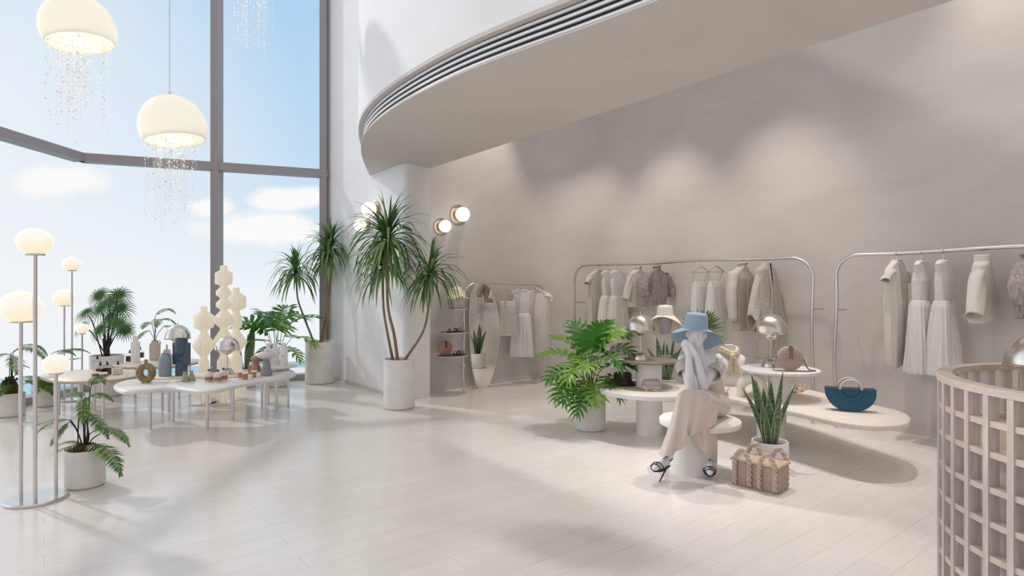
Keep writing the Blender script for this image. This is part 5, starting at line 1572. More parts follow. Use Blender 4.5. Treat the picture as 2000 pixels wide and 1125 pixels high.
def flat_sleeve(up, lo, dep, seed=0):
    """wide flat sleeve between an upper and a lower edge (x, z), open at the cuff"""
    A = spline([V((x, 0, z)) for x, z in up], n=6); B = spline([V((x, 0, z)) for x, z in lo], n=6)
    rows = []; n = 12
    for i, (a, b) in enumerate(zip(A, B)):
        f = i / (len(A) - 1); ring = []
        for k in range(2 * n):
            v = k / n if k < n else 2 - k / n
            sg = 1 if k < n else -1
            y = sg * dep * math.sin(PI * v) ** 0.55 * (0.85 + 0.15 * f) if 0 < v < 1 else 0
            y += 0.012 * math.sin(7 * v + 5 * f + seed) * math.sin(PI * v)
            ring.append(a.lerp(b, v) + V((0, y, 0)))
        rows.append(ring)
    m = MB(); m.grid(rows, closed=True); return m
def garment(kind, label, loc, rz, group, s=1.0, seed=0):
    nm = {'vest': 'hanging_vest', 'dress': 'hanging_dress', 'jacket': 'hanging_jacket', 'tweed': 'hanging_jacket', 'cami': 'hanging_slip_top', 'blouse': 'hanging_jacket', 'coat': 'hanging_coat', 'cape': 'hanging_cape_top'}[kind]
    cat = {'vest': 'vest', 'dress': 'dress', 'jacket': 'jacket', 'tweed': 'jacket', 'cami': 'top', 'blouse': 'jacket', 'coat': 'coat', 'cape': 'top'}[kind]
    t = thing(nm, label, cat, loc, rz, group)
    hm = hook(t, 0.195 if kind == 'cami' else 0.09 if kind == 'cape' else 0.12)
    if kind == 'vest':
        m = shell([(-0.075, 0.05, 0.04, 0), (-0.105, 0.09, 0.045, 0), (-0.145, 0.18, 0.042, 0), (-0.19, 0.215, 0.048, 0.003), (-0.288, 0.205, 0.055, 0.012), (-0.55, 0.20, 0.065, 0.026), (-0.95, 0.195, 0.065, 0.026), (-1.20, 0.18, 0.055, 0.018)], 5, seed)
        for sg in (-1, 1):
            q = flat_sleeve([(sg * 0.12, -0.122), (sg * 0.20, -0.152), (sg * 0.25, -0.20), (sg * 0.285, -0.275)], [(sg * 0.14, -0.26), (sg * 0.18, -0.28), (sg * 0.215, -0.305), (sg * 0.245, -0.325)], 0.05, seed)
            o = q.build('cap_sleeve', M_cream_c if seed % 2 else M_linen, t, angle=180); mod_solid(o, 0.004, 1)
        o = m.build('vest_body', M_cream_c if seed % 2 else M_linen, t, angle=180); mod_solid(o, 0.004, 1)
        m = MB(); m.tube([V((0.055 * math.cos(a), 0.05 * math.sin(a), -0.078)) for a in [2 * PI * i / 24 for i in range(24)]], 0.007, 8, closed=True); m.build('collar', M_linen, t)
        m = MB(); m.tube([(0.03, 0.048, -0.085), (0.02, 0.056, -0.2), (0.008, 0.07, -0.38), (0.012, 0.088, -0.7), (0.02, 0.086, -1.15)], 0.006, 6); m.build('front_edge', M_linen, t)
    elif kind == 'dress':
        m = shell([(-0.092, 0.075, 0.032, 0), (-0.105, 0.11, 0.034, 0), (-0.14, 0.182, 0.032, 0), (-0.21, 0.142, 0.042, 0.002), (-0.30, 0.150, 0.055, 0.004), (-0.42, 0.142, 0.056, 0.004), (-0.52, 0.130, 0.055, 0.0)], 9, seed)
        o = m.build('bodice', M_white_c if seed % 2 == 0 else M_cream_c, t, angle=180); mod_solid(o, 0.004, 1)
        m = shell([(-0.50, 0.138, 0.062, 0.0), (-0.515, 0.142, 0.066, 0.004), (-0.56, 0.155, 0.075, 0.012), (-0.85, 0.182, 0.095, 0.021), (-1.25, 0.205, 0.115, 0.028)], 17, seed, n=150)
        o = m.build('skirt', M_white_c if seed % 2 == 0 else M_cream_c, t, angle=180); mod_solid(o, 0.004, 1)
        m = MB(); m.ball((0, 0, -0.096), (0.045, 0.024, 0.008), 24, 10); m.build('neck_inset', M_dark_inset, t)  # near-black flattened ball filling the neck opening
    elif kind in ('jacket', 'tweed', 'blouse'):
        mm = {'jacket': M_linen, 'tweed': M_tweed, 'blouse': M_cream_c}[kind]
        ln = {'jacket': 0.92, 'tweed': 0.62, 'blouse': 0.66}[kind]
        m = shell([(-0.06, 0.052, 0.045, 0), (-0.10, 0.06, 0.048, 0), (-0.125, 0.12, 0.048, 0), (-0.165, 0.195, 0.05, 0), (-0.26, 0.21, 0.072, 0.006), (-ln * .7, 0.205, 0.080, 0.012), (-ln, 0.20 if kind != 'tweed' else 0.165, 0.078, 0.010)], 6, seed)
        o = m.build('jacket_body', mm, t, angle=180); mod_solid(o, 0.005, 1)
        for sg in (-1, 1):
            m = MB()
            if kind == 'jacket': sleeve(m, (sg * 0.19, 0, -0.17), (sg * 0.25, 0.01, -0.45), (sg * 0.25, 0.03, -0.80), 0.066, 0.062, 0.056, 0.75, 0.002, seed)
            elif kind == 'tweed': sleeve(m, (sg * 0.18, 0, -0.17), (sg * 0.29, 0.0, -0.34), (sg * 0.30, 0.03, -0.50), 0.066, 0.078, 0.062, 0.8, 0.003, seed)
            else: m = flat_sleeve([(sg * 0.17, -0.14), (sg * 0.23, -0.24), (sg * 0.30, -0.42), (sg * 0.335, -0.53)], [(sg * 0.16, -0.30), (sg * 0.17, -0.40), (sg * 0.185, -0.52), (sg * 0.20, -0.60)], 0.06, seed)
            o = m.build('sleeve', mm, t, angle=180); mod_solid(o, 0.005, 1)
        m = MB()
        m.tube([V((0.06 * math.cos(a), 0.055 * math.sin(a), -0.06 + 0.01 * math.sin(a))) for a in [2 * PI * i / 24 for i in range(24)]], 0.014 if kind == 'jacket' else 0.01, 8, closed=True)
        m.build('collar', mm, t)
        m = MB(); m.tube([(0.0, 0.052, -0.09), (0.0, 0.062, -0.17), (0.003, 0.082, -0.3), (0.004, 0.088, -ln * 0.96)], 0.006, 6); m.build('front_placket', mm, t)
    elif kind == 'cami':
        m = shell([(-0.285, 0.135, 0.040, 0.002), (-0.36, 0.150, 0.058, 0.006), (-0.6, 0.158, 0.066, 0.012), (-0.86, 0.175, 0.078, 0.016)], 8, seed)
        o = m.build('slip_body', M_white_c if seed % 2 == 0 else M_linen, t, angle=180); mod_solid(o, 0.003, 1)
        m = MB()
        for sg in (-1, 1):
            for y in (-0.05, 0.05): m.tube([(sg * 0.14, y, -0.305), (sg * 0.15, y * 0.4, -0.2), (sg * 0.155, 0, -0.13)], 0.005, 6)
        m.build('shoulder_strap', M_linen, t)
        hm.tube([(-0.185, 0, -0.158), (0.185, 0, -0.158)], 0.0055, 8)
    elif kind == 'coat':
        m = shell([(-0.06, 0.055, 0.05, 0), (-0.10, 0.08, 0.055, 0), (-0.16, 0.21, 0.065, 0), (-0.35, 0.23, 0.08, 0.008), (-0.8, 0.235, 0.09, 0.014), (-1.32, 0.20, 0.085, 0.014)], 7, seed)
        o = m.build('coat_body', M_knit, t, angle=180); mod_solid(o, 0.007, 1)
        for sg in (-1, 1):
            m = flat_sleeve([(sg * 0.16, -0.135), (sg * 0.25, -0.27), (sg * 0.33, -0.52), (sg * 0.385, -0.74)], [(sg * 0.14, -0.42), (sg * 0.17, -0.62), (sg * 0.22, -0.86), (sg * 0.30, -0.98)], 0.07, seed)
            o = m.build('wide_sleeve', M_knit, t, angle=180); mod_solid(o, 0.007, 1)
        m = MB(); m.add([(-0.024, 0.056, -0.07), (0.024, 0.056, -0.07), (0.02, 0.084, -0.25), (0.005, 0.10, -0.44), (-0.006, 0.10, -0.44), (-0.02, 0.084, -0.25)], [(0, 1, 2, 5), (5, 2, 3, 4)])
        o = m.build('front_opening', M_dark_inset, t, smooth=False); mod_solid(o, 0.004)
        m = MB()
        for sg in (-1, 1): m.tube([(sg * 0.032, 0.054, -0.07), (sg * 0.034, 0.082, -0.25), (sg * 0.02, 0.098, -0.42), (sg * 0.03, 0.104, -1.2)], 0.015, 8)
        m.build('shawl_collar', M_knit, t)
    elif kind == 'cape':
        m = shell([(-0.055, 0.07, 0.06, 0), (-0.12, 0.075, 0.062, 0), (-0.16, 0.14, 0.062, 0), (-0.40, 0.19, 0.085, 0.008), (-0.70, 0.195, 0.09, 0.012)], 6, seed)
        o = m.build('top_body', M_cream_c, t, angle=180); mod_solid(o, 0.005, 1)
        for sg in (-1, 1):
            m = flat_sleeve([(sg * 0.10, -0.145), (sg * 0.20, -0.26), (sg * 0.30, -0.48), (sg * 0.345, -0.60)], [(sg * 0.12, -0.34), (sg * 0.14, -0.46), (sg * 0.17, -0.60), (sg * 0.20, -0.69)], 0.075, seed)
            o = m.build('sleeve', M_cream_c, t, angle=180); mod_solid(o, 0.005, 1)
    hm.build('hanger', M_hang, t)
    t.scale = (s, s, s)
    return t
def hang(kind, px, a, d, h, label, group, s=1.0, seed=0, yaw=0.0):
    p = on_line(px, a, d); rz = math.atan2(d.x, -d.y) * -1
    # local +y runs along the rail towards the camera
    rz = math.atan2(d.y, d.x) - PI / 2
    return garment(kind, label, V((p.x, p.y, h)), rz + R(yaw), group, s, seed)
rAd = (rA1 - rA0).normalized()
GA = 'clothes on the long rail'
hang('vest', 1168, rA0, rAd, 1.975, 'long beige cap-sleeve vest, first on the left of the long middle rail', GA, 1.0, 2)
hang('dress', 1189, rA0, rAd, 1.975, 'pleated off-white dress directly right of the beige vest on the middle rail', GA, 1.0, 4)
hang('dress', 1207, rA0, rAd, 1.975, 'pleated off-white dress left of the cream wide-sleeve jacket on the middle rail', GA, 1.0, 6)
hang('blouse', 1246, rA0, rAd, 1.975, 'short cream jacket with wide sleeves beside the dark patterned jacket', GA, 1.0, 1)
hang('tweed', 1283, rA0, rAd, 1.975, 'dark mottled grey short jacket with stand collar on the middle rail', GA, 1.0, 3)
hang('cami', 1369, rA0, rAd, 1.975, 'strappy slip top on a wooden hanger, left of the two', GA, 1.0, 2)
hang('cami', 1398, rA0, rAd, 1.975, 'strappy slip top on a wooden hanger, right of the two', GA, 1.0, 4)
hang('jacket', 1450, rA0, rAd, 1.975, 'long-sleeved linen jacket hanging left of the knitted coat', GA, 1.0, 5)
hang('coat', 1496, rA0, rAd, 1.975, 'oatmeal knitted wide-sleeve coat at the right end of the middle rail', GA, 0.95, 6)
GB = 'clothes on the far right rail'
hang('vest', 1751, rB0, WD, 1.975, 'long cream cap-sleeve vest, first on the far right rail', GB, 1.0, 3)
hang('dress', 1800, rB0, WD, 1.975, 'gathered white midi dress next to the cream vest on the far right rail', GB, 1.0, 8)
hang('dress', 1843, rB0, WD, 1.975, 'gathered white midi dress above the lattice counter rim on the far right rail', GB, 1.0, 10)
hang('cape', 1920, rB0, WD, 1.975, 'short cream flared top with roll neck on the far right rail', GB, 1.0, 1)
hang('tweed', 2010, rB0, WD, 1.975, 'patterned grey jacket cut off by the right edge of the photo', GB, 1.05, 9)
rSd = su
GS = 'clothes on the small rail'
rs0 = V(rS0)
def hangS(kind, px, label, s, seed):
    p = on_line(px, rs0, rSd); return garment(kind, label, V((p.x, p.y, 1.665)), math.atan2(rSd.y, rSd.x) - PI / 2 + R(35), GS, s, seed)
hangS('cami', 992, 'strappy beige top on the small rail, right of the mirror', 0.98, 3)
hangS('dress', 1019, 'pleated white dress in the middle of the small rail', 0.98, 12)
hangS('vest', 1050, 'long cream vest at the right end of the small rail', 1.0, 7)

# ------------------------------------------------------------------ seated mannequin
M_skin = mat('mannequin_white', (0.74, 0.735, 0.76), 0.45)
M_dress = mat('nude_satin', (0.66, 0.56, 0.50), 0.5, var=0.06, scale=6, sheen=0.2)
M_sleeve = mat('nude_satin_cuff', (0.56, 0.49, 0.46), 0.5)
M_bluehat = mat('blue_felt', (0.33, 0.44, 0.55), 0.8, var=0.08, scale=40, bump=0.15, bscale=120)
M_shoe = mat('black_strap', (0.02, 0.02, 0.022), 0.35)
O = V((ST.x, ST.y, 0))
mq = thing('mannequin', 'white mannequin in a nude dress and blue hat seated with chin on hands', 'mannequin', O)
def J(px, py, y): return P(px, py, y) - O
b = MB()
pelv = J(1386, 787, 5.34); waist = J(1385, 752, 5.27); chest = J(1375, 716, 5.14); nb = J(1364, 689, 5.075); hd = J(1360.5, 653, 5.01)
b.capsule([pelv, waist, lerp(waist, chest, .55), chest, lerp(chest, nb, .6)], [0.135, 0.105, 0.115, 0.125, 0.085], 24)
shR, shL = J(1336, 702, 5.10), J(1400, 703, 5.17)
elR, elL = J(1348, 757, 4.90), J(1374, 757, 4.92)
wrR, wrL = J(1345, 695, 4.935), J(1361, 697, 4.925)
b.capsule([lerp(shR, nb, .55) - V((0, 0, .01)), shR, lerp(shR, elR, .5), elR], [0.055, 0.056, 0.043, 0.036])
b.capsule([lerp(shL, nb, .55) - V((0, 0, .01)), shL, lerp(shL, elL, .5), elL], [0.055, 0.056, 0.043, 0.036])
b.capsule([shR, chest + V((-.04, -.02, .03)), chest + V((.04, -.02, .03)), shL], [.05, .085, .085, .05])
for e, w in ((elR, wrR), (elL, wrL)):
    b.capsule([e, lerp(e, w, .3), w], [0.037, 0.041, 0.025])
b.capsule([nb - V((0, -.01, .03)), lerp(nb, hd, .45) + V((0, .01, 0)), hd + V((0, .02, -.03))], [0.062, 0.048, 0.050])
# head: skull, jaw, brow, nose, lips, eyelids, ears
HM = Matrix.Rotation(R(-15), 3, 'Z') @ Matrix.Rotation(R(4), 3, 'Y')
def H(x, y, z): return hd + HM @ V((x, y, z))
b.ball(H(0, 0.018, 0.030), (0.074, 0.092, 0.094), 28, 18, M=HM)
b.ball(H(0, -0.012, -0.002), (0.060, 0.068, 0.082), 24, 16, M=HM)
b.capsule([H(0, -0.028, 0.02), H(0, -0.045, -0.045), H(0, -0.055, -0.090)], [0.060, 0.048, 0.026])
b.capsule([H(-0.05, 0.0, -0.02), H(-0.03, -0.03, -0.075), H(0, -0.052, -0.095)], [0.022, 0.02, 0.02])
b.capsule([H(0.05, 0.0, -0.02), H(0.03, -0.03, -0.075), H(0, -0.052, -0.095)], [0.022, 0.02, 0.02])
b.capsule([H(-0.045, -0.058, 0.032), H(-0.018, -0.077, 0.030), H(0.018, -0.077, 0.030), H(0.045, -0.058, 0.032)], [0.007, 0.009, 0.009, 0.007], 10)
b.capsule([H(0, -0.080, 0.026), H(0, -0.098, -0.006), H(0, -0.108, -0.024)], [0.0075, 0.009, 0.012], 12)
b.ball(H(-0.011, -0.093, -0.027), (.009, .010, .007), 10, 8, M=HM); b.ball(H(0.011, -0.093, -0.027), (.009, .010, .007), 10, 8, M=HM)
for sx in (-1, 1):
    b.ball(H(sx * 0.030, -0.066, 0.010), (0.017, 0.013, 0.0095), 14, 10, M=HM)
    b.ball(H(sx * 0.032, -0.042, -0.024), (0.026, 0.026, 0.028), 14, 10, M=HM)
    b.ball(H(sx * 0.076, 0.012, 0.0), (0.010, 0.020, 0.032), 14, 10, M=HM)
b.capsule([H(-0.020, -0.083, -0.053), H(0, -0.092, -0.050), H(0.020, -0.083, -0.053)], [0.004, 0.0075, 0.004], 10)
b.capsule([H(-0.017, -0.082, -0.062), H(0, -0.090, -0.064), H(0.017, -0.082, -0.062)], [0.004, 0.008, 0.004], 10)
# legs
hpA, hpB = J(1372, 789, 5.32), J(1402, 790, 5.34)
knA, knB = J(1346, 777, 4.86), J(1373, 779, 4.89)
anA, anB = J(1306, 896, 4.99), J(1384, 897, 5.08)
for h, k, a in ((hpA, knA, anA), (hpB, knB, anB)):
    b.capsule([h, lerp(h, k, .5), k], [0.095, 0.078, 0.058], 20)
    cf = lerp(k, a, .3) + V((0, 0.02, 0))
    b.capsule([k, cf, lerp(k, a, .7), a], [0.055, 0.054, 0.036, 0.028], 18)
toA = J(1280, 914, 4.86); toB = J(1387, 923, 4.955)
heA = anA + V((-0.010, 0.02, -0.035)); heB = anB + V((0, 0.028, -0.035))
for a, he, to in ((anA, heA, toA), (anB, heB, toB)):
    b.capsule([a, he], [0.028, 0.026]); b.capsule([he, lerp(he, to, .55) + V((0, 0, .006)), to], [0.029, 0.036, 0.025])
    b.capsule([a, lerp(a, to, .6) + V((0, 0, .012))], [0.027, 0.026])
    sdv = (to - he).cross(V((0, 0, 1))).normalized()
    b.capsule([lerp(he, to, .6) - sdv * .016, to - sdv * .014 - (to - he) * .06], [0.02, 0.012]); b.capsule([lerp(he, to, .6) + sdv * .016, to + sdv * .016], [0.02, 0.014])
# hands: palm + five bent fingers each
def hand(w, kn, side, curl, spread, thumb_dir, fl):
    """w wrist, kn knuckle centre, side = across-palm vector, curl = list of finger bend offsets"""
    d = (kn - w).normalized()
    b.capsule([w, lerp(w, kn, .4)], [0.023, 0.021])
    for k in range(4):
        s = (k - 1.5) / 1.5
        kk = kn + side * (0.027 * s) - d * (0.006 * abs(s))
        b.capsule([lerp(w, kn, .25) + side * (0.016 * s), kk], [0.014, 0.0105], 10)
        L = fl * (0.9, 1.0, 0.95, 0.78)[k]
        c1, c2 = curl
        p1 = kk + (d + side * s * spread).normalized() * L * 0.45 + c1 * L * .12
        p2 = p1 + (d + c1 * 0.9 + side * s * spread).normalized() * L * 0.32
        p3 = p2 + (d * 0.5 + c2 * 1.2 + side * s * spread).normalized() * L * 0.25
        b.capsule([kk, p1, p2, p3], [0.0098, 0.0088, 0.0078, 0.0062], 10)
    t0 = lerp(w, kn, .3) + side * (-0.022); t1 = t0 + (d * .6 + thumb_dir).normalized() * 0.032; t2 = t1 + (d * 0.8 + thumb_dir * .4).normalized() * 0.028
    b.capsule([t0, t1, t2], [0.0125, 0.0095, 0.0070], 10)
X_, Y_, Z_ = V((1, 0, 0)), V((0, 1, 0)), V((0, 0, 1))
hand(wrR, J(1337, 676, 4.925), V((0.35, -0.85, 0.1)).normalized(), (V((0.9, 0, 0.1)), V((0.9, 0, -0.5))), 0.12, V((0.6, 0.5, 0.4)), 0.075)
hand(wrL, J(1350, 681.5, 4.905), V((0.25, -0.65, 0.6)).normalized(), (V((-0.45, 0, -0.05)), V((-0.5, 0, -0.35))), 0.10, V((0.0, 0.6, 0.6)), 0.078)
bo = b.build('body', M_skin, mq, angle=180)
rm = bo.modifiers.new('remesh', 'REMESH'); rm.mode = 'VOXEL'; rm.voxel_size = 0.0042; rm.use_smooth_shade = True
sm = bo.modifiers.new('smooth', 'SMOOTH'); sm.factor = 0.5; sm.iterations = 4

# dress: hips, thighs and two draped panels
d = MB()
d.ball(pelv + V((0.0, 0.0, -0.01)), (0.165, 0.135, 0.118), 28, 18)
d.capsule([pelv, waist, lerp(waist, chest, .25)], [0.14, 0.126, 0.130], 26)
for h, k in ((hpA, knA), (hpB, knB)): d.capsule([h, lerp(h, k, .5), k], [0.114, 0.096, 0.080], 22)
d.capsule([lerp(hpA, hpB, .5), lerp(knA, knB, .5)], [0.10, 0.07], 20)
for i in range(3):
    z = 0.03 + 0.05 * i; d.capsule([pelv + V((0.10, -0.10, z - .02)), pelv + V((0.145, -0.02, z)), pelv + V((0.12, 0.09, z + .01))], [0.012, 0.022, 0.012], 10)
def sheet(top, hem, nf, amp, th=0.015, ph=0.0, n=60, m=26):
    A, B = spline([J(*p) for p in top], n=12), spline([J(*p) for p in hem], n=12)
    def smp(L, f):
        x = f * (len(L) - 1); i = min(len(L) - 2, int(x)); return L[i].lerp(L[i + 1], x - i)
    f_, k_, P_ = [], [], []
    for j in range(m + 1):
        v = j / m; r1, r2 = [], []
        for i in range(n + 1):
            u_ = i / n
            p = smp(A, u_).lerp(smp(B, u_), v)
            fo = amp * v ** 0.8 * math.sin(nf * 2 * PI * u_ + ph + v * 0.8) + amp * .4 * v * math.sin(nf * 3.7 * PI * u_ + 1 + ph)
            p = p + V((0, -0.02 * math.sin(PI * v) + fo, 0))
            r1.append(p)
        f_.append(r1)
    ctr = sum((p for r in f_ for p in r), V()) / ((n + 1) * (m + 1)); ctr.y += 0.1
    for j in range(m + 1):
        r2 = []
        for i in range(n + 1):
            du = f_[j][min(i + 1, n)] - f_[j][max(i - 1, 0)]; dv = f_[min(j + 1, m)][i] - f_[max(j - 1, 0)][i]
            nn_ = du.cross(dv); nn_ = nn_.normalized() if nn_.length > 1e-9 else V((0, 1, 0))
            if nn_.dot(ctr - f_[j][i]) < 0: nn_ = -nn_
            r2.append(f_[j][i] + nn_ * th)
        k_.append(r2)
    o = len(d.v); W = n + 1
    for r in f_: d.v += [tuple(p) for p in r]
    for r in k_: d.v += [tuple(p) for p in r]
    nn = W * (m + 1); fs = []
    for j in range(m):
        for i in range(n):
            a = j * W + i; fs.append((a, a + W, a + W + 1, a + 1)); fs.append((nn + a, nn + a + 1, nn + a + W + 1, nn + a + W))
    for j in range(m):
        a = j * W; fs.append((a, nn + a, nn + a + W, a + W)); a = j * W + n; fs.append((a, a + W, nn + a + W, nn + a))
    for i in range(n):
        a = i; fs.append((a, a + 1, nn + a + 1, nn + a)); a = m * W + i; fs.append((a, nn + a, nn + a + 1, a + 1))
    for q in fs: d.f.append([x + o for x in q]); d.m.append(0)
sheet([(1320, 786, 5.02), (1324, 769, 4.82), (1343, 759, 4.765), (1360, 762, 4.765), (1377, 764, 4.785), (1392, 776, 4.86), (1402, 792, 5.02)],
      [(1287, 888, 5.06), (1295, 892, 4.91), (1318, 885, 4.88), (1334, 874, 4.86), (1337, 857, 4.85), (1350, 850, 4.84), (1368, 843, 4.84), (1388, 834, 4.88), (1400, 824, 5.0)], 4, 0.016)
sheet([(1346, 826, 4.97), (1360, 822, 4.89), (1378, 820, 4.87), (1399, 820, 4.99)], [(1355, 862, 5.0), (1366, 876, 4.95), (1383, 894, 4.95), (1400, 904, 5.10)], 2.5, 0.012, ph=1.0)
do = d.build('dress', M_dress, mq, angle=180)
rm = do.modifiers.new('remesh', 'REMESH'); rm.mode = 'VOXEL'; rm.voxel_size = 0.0042; rm.use_smooth_shade = True
sm = do.modifiers.new('smooth', 'SMOOTH'); sm.factor = 0.5; sm.iterations = 3
for s_, e_, r0, r1 in ((shR, elR, 0.068, 0.066), (shL, elL, 0.070, 0.072)):
    m = MB(); so_x = -0.010 if s_ is shR else 0.016
    q = [lerp(s_, e_, f) + V((so_x, 0, 0)) for f in (.10, .17, .26, .39, .52)]
    m.tube(q, [r0 * .66, r0 * .98, r0, lerp(r0, r1, .6), r1], 24, cap=False); o = m.build('puff_sleeve', M_sleeve, mq, angle=180); mod_solid(o, 0.006, 1)
# hat
hat = MB()
def bdrop(a):
    return interp([(-PI, 0.045), (-PI * .75, 0.006), (-PI / 2, -0.012), (-PI * .25, 0.02), (0, 0.115), (PI * .25, 0.20), (PI / 2, 0.19), (PI * .75, 0.13), (PI, 0.045)], math.atan2(math.sin(a), math.cos(a)))[0]
def brad(a):
    return interp([(-PI, 0.205), (-PI / 2, 0.135), (0, 0.245), (PI / 2, 0.22), (PI, 0.205)], math.atan2(math.sin(a), math.cos(a)))[0]
hm_ = hat_mesh(0.101, 0.125, brad, lambda a, t: -bdrop(a) * t ** 1.35 + 0.006 * math.sin(5 * a) * t, 0.086, seg=72)
ho = hm_.build('hat', M_bluehat, mq, angle=180, loc=hd + V((0, 0.018, 0.048))); mod_solid(ho, 0.004, 1); mod_sub(ho, 1)
ho.rotation_euler = (R(4), R(3), 0)
# sandals
for a, he, to, lift in ((anA, heA, toA, 1), (anB, heB, toB, 0)):
    m = MB(); dn = V((0, 0, -1)); fd = (to - he).normalized(); sd = fd.cross(V((0, 0, 1))).normalized(); up = sd.cross(fd)
    q = [he - fd * .022 - up * .029, lerp(he, to, .35) - up * .032, lerp(he, to, .7) - up * .033, to + fd * .024 - up * .024]
    rows = []
    for i, p in enumerate(spline(q, n=5)):
        f = i / 15; w = 0.026 + 0.014 * math.sin(PI * min(1, f * 1.05)) * (1 if f > .3 else .6) - 0.020 * max(0, f - .88) / .12
        rows.append([p - sd * w, p + sd * w])
    m.grid(rows); so2 = m.build('sandal_sole', M_shoe, mq, smooth=True); mod_solid(so2, 0.006, 0)
    hb = he - fd * .012 - up * .03
    m = MB(); tip = (J(1288, 941, 4.93) if lift else V((hb.x, hb.y + .02, 0.0)));  tip.z = max(tip.z, 0.002)
    m.tube([hb, lerp(hb, tip, .5), tip], [0.013, 0.0065, 0.005], 10); m.build('stiletto_heel', M_shoe, so2)
    m = MB()
    def loop(c, ax, r1_, r2_):
        e1 = ax.cross(sd); e1 = e1.normalized() if e1.length > .01 else up
        m.tube([c + sd * (r1_ * math.cos(t)) + e1 * (r2_ * math.sin(t)) for t in [2 * PI * i / 28 for i in range(28)]], 0.0042, 7, closed=True)
    loop(a + V((0, 0, 0.0)), (a - he).normalized(), 0.032, 0.034)
    loop(lerp(he, to, .80), fd, 0.050, 0.037)
    loop(lerp(he, to, .98), fd, 0.043, 0.031)
    m.tube([lerp(a, to, .15) + up * .03, lerp(a, to, .5) + up * .031, lerp(he, to, .80) + up * .031, lerp(he, to, .98) + up * .026], 0.0042, 7)
    m.build('sandal_straps', M_shoe, so2)
# ------------------------------------------------------------------ sky
w = bpy.data.worlds.new('sky'); scene.world = w; w.use_nodes = True
nt = w.node_tree; N, L = nt.nodes, nt.links
bg = N['Background']
tc = N.new('ShaderNodeTexCoord'); sp = N.new('ShaderNodeSeparateXYZ'); L.new(tc.outputs['Generated'], sp.inputs[0])
cr = N.new('ShaderNodeValToRGB'); e = cr.color_ramp.elements
e[0].position = 0.0; e[0].color = (0.93, 0.97, 1.0, 1)
e[1].position = 1.0; e[1].color = (0.84, 0.79, 0.735, 1)
for p, c in ((0.03, (0.86, 0.93, 0.98)), (0.14, (0.62, 0.80, 0.97)), (0.28, (0.54, 0.75, 0.96)), (0.45, (0.44, 0.68, 0.94))):
    x = e.new(p); x.color = (*c, 1)
for p, c in ((0.60, (0.66, 0.70, 0.76)), (0.72, (0.74, 0.73, 0.72))):
    x = e.new(p); x.color = (*c, 1)
L.new(sp.outputs['Z'], cr.inputs['Fac'])
# sun glow: brighter, whiter sky towards the low sun on the left
vm = N.new('ShaderNodeVectorMath'); vm.operation = 'DOT_PRODUCT'; vm.inputs[1].default_value = V((-0.80, 0.60, 0.12)).normalized()
L.new(tc.outputs['Generated'], vm.inputs[0])
mr = N.new('ShaderNodeMapRange'); mr.inputs['From Min'].default_value = 0.82; mr.inputs['From Max'].default_value = 1.0
mr.inputs['To Min'].default_value = 0.0; mr.inputs['To Max'].default_value = 0.9
L.new(vm.outputs['Value'], mr.inputs['Value'])
mx = N.new('ShaderNodeMix'); mx.data_type = 'RGBA'; mx.inputs[7].default_value = (0.98, 0.99, 1, 1)
L.new(mr.outputs['Result'], mx.inputs[0]); L.new(cr.outputs['Color'], mx.inputs[6])
# clouds: a few banks low over the sea
dx = N.new('ShaderNodeMath'); dx.operation = 'DIVIDE'; L.new(sp.outputs['X'], dx.inputs[0]); L.new(sp.outputs['Y'], dx.inputs[1])
dz = N.new('ShaderNodeMath'); dz.operation = 'DIVIDE'; L.new(sp.outputs['Z'], dz.inputs[0]); L.new(sp.outputs['Y'], dz.inputs[1])
cb = N.new('ShaderNodeCombineXYZ'); L.new(dx.outputs[0], cb.inputs[0]); L.new(dz.outputs[0], cb.inputs[1])
nz = N.new('ShaderNodeTexNoise'); nz.inputs['Scale'].default_value = 13; nz.inputs['Detail'].default_value = 8; nz.inputs['Roughness'].default_value = 0.6
L.new(cb.outputs[0], nz.inputs['Vector'])
tot = None
for (u0, v0, ru, rv) in ((-0.765, 0.180, 0.100, 0.036), (-0.50, 0.135, 0.045, 0.020), (-0.375, 0.150, 0.085, 0.026), (-0.41, 0.098, 0.13, 0.034), (-0.95, 0.12, 0.10, 0.03), (-0.20, 0.16, 0.1, 0.03)):
    m1 = N.new('ShaderNodeMapping'); m1.vector_type = 'POINT'
    m1.inputs['Location'].default_value = (-u0 / ru, -v0 / rv, 0); m1.inputs['Scale'].default_value = (1 / ru, 1 / rv, 1)
    L.new(cb.outputs[0], m1.inputs['Vector'])
    ln = N.new('ShaderNodeVectorMath'); ln.operation = 'LENGTH'; L.new(m1.outputs[0], ln.inputs[0])
    r1 = N.new('ShaderNodeMapRange'); r1.inputs['From Min'].default_value = 1.25; r1.inputs['From Max'].default_value = 0.0
    L.new(ln.outputs['Value'], r1.inputs['Value'])
    if tot is None: tot = r1.outputs['Result']
    else:
        mxm = N.new('ShaderNodeMath'); mxm.operation = 'MAXIMUM'; L.new(tot, mxm.inputs[0]); L.new(r1.outputs['Result'], mxm.inputs[1]); tot = mxm.outputs[0]
ad = N.new('ShaderNodeMath'); ad.operation = 'ADD'; L.new(tot, ad.inputs[0]); L.new(nz.outputs['Fac'], ad.inputs[1])
c2 = N.new('ShaderNodeMapRange'); c2.inputs['From Min'].default_value = 0.72; c2.inputs['From Max'].default_value = 1.05
L.new(ad.outputs[0], c2.inputs['Value'])
fw = N.new('ShaderNodeMath'); fw.operation = 'GREATER_THAN'; fw.inputs[1].default_value = 0.1; L.new(sp.outputs['Y'], fw.inputs[0])
mm = N.new('ShaderNodeMath'); mm.operation = 'MULTIPLY'; L.new(c2.outputs['Result'], mm.inputs[0]); L.new(fw.outputs[0], mm.inputs[1])
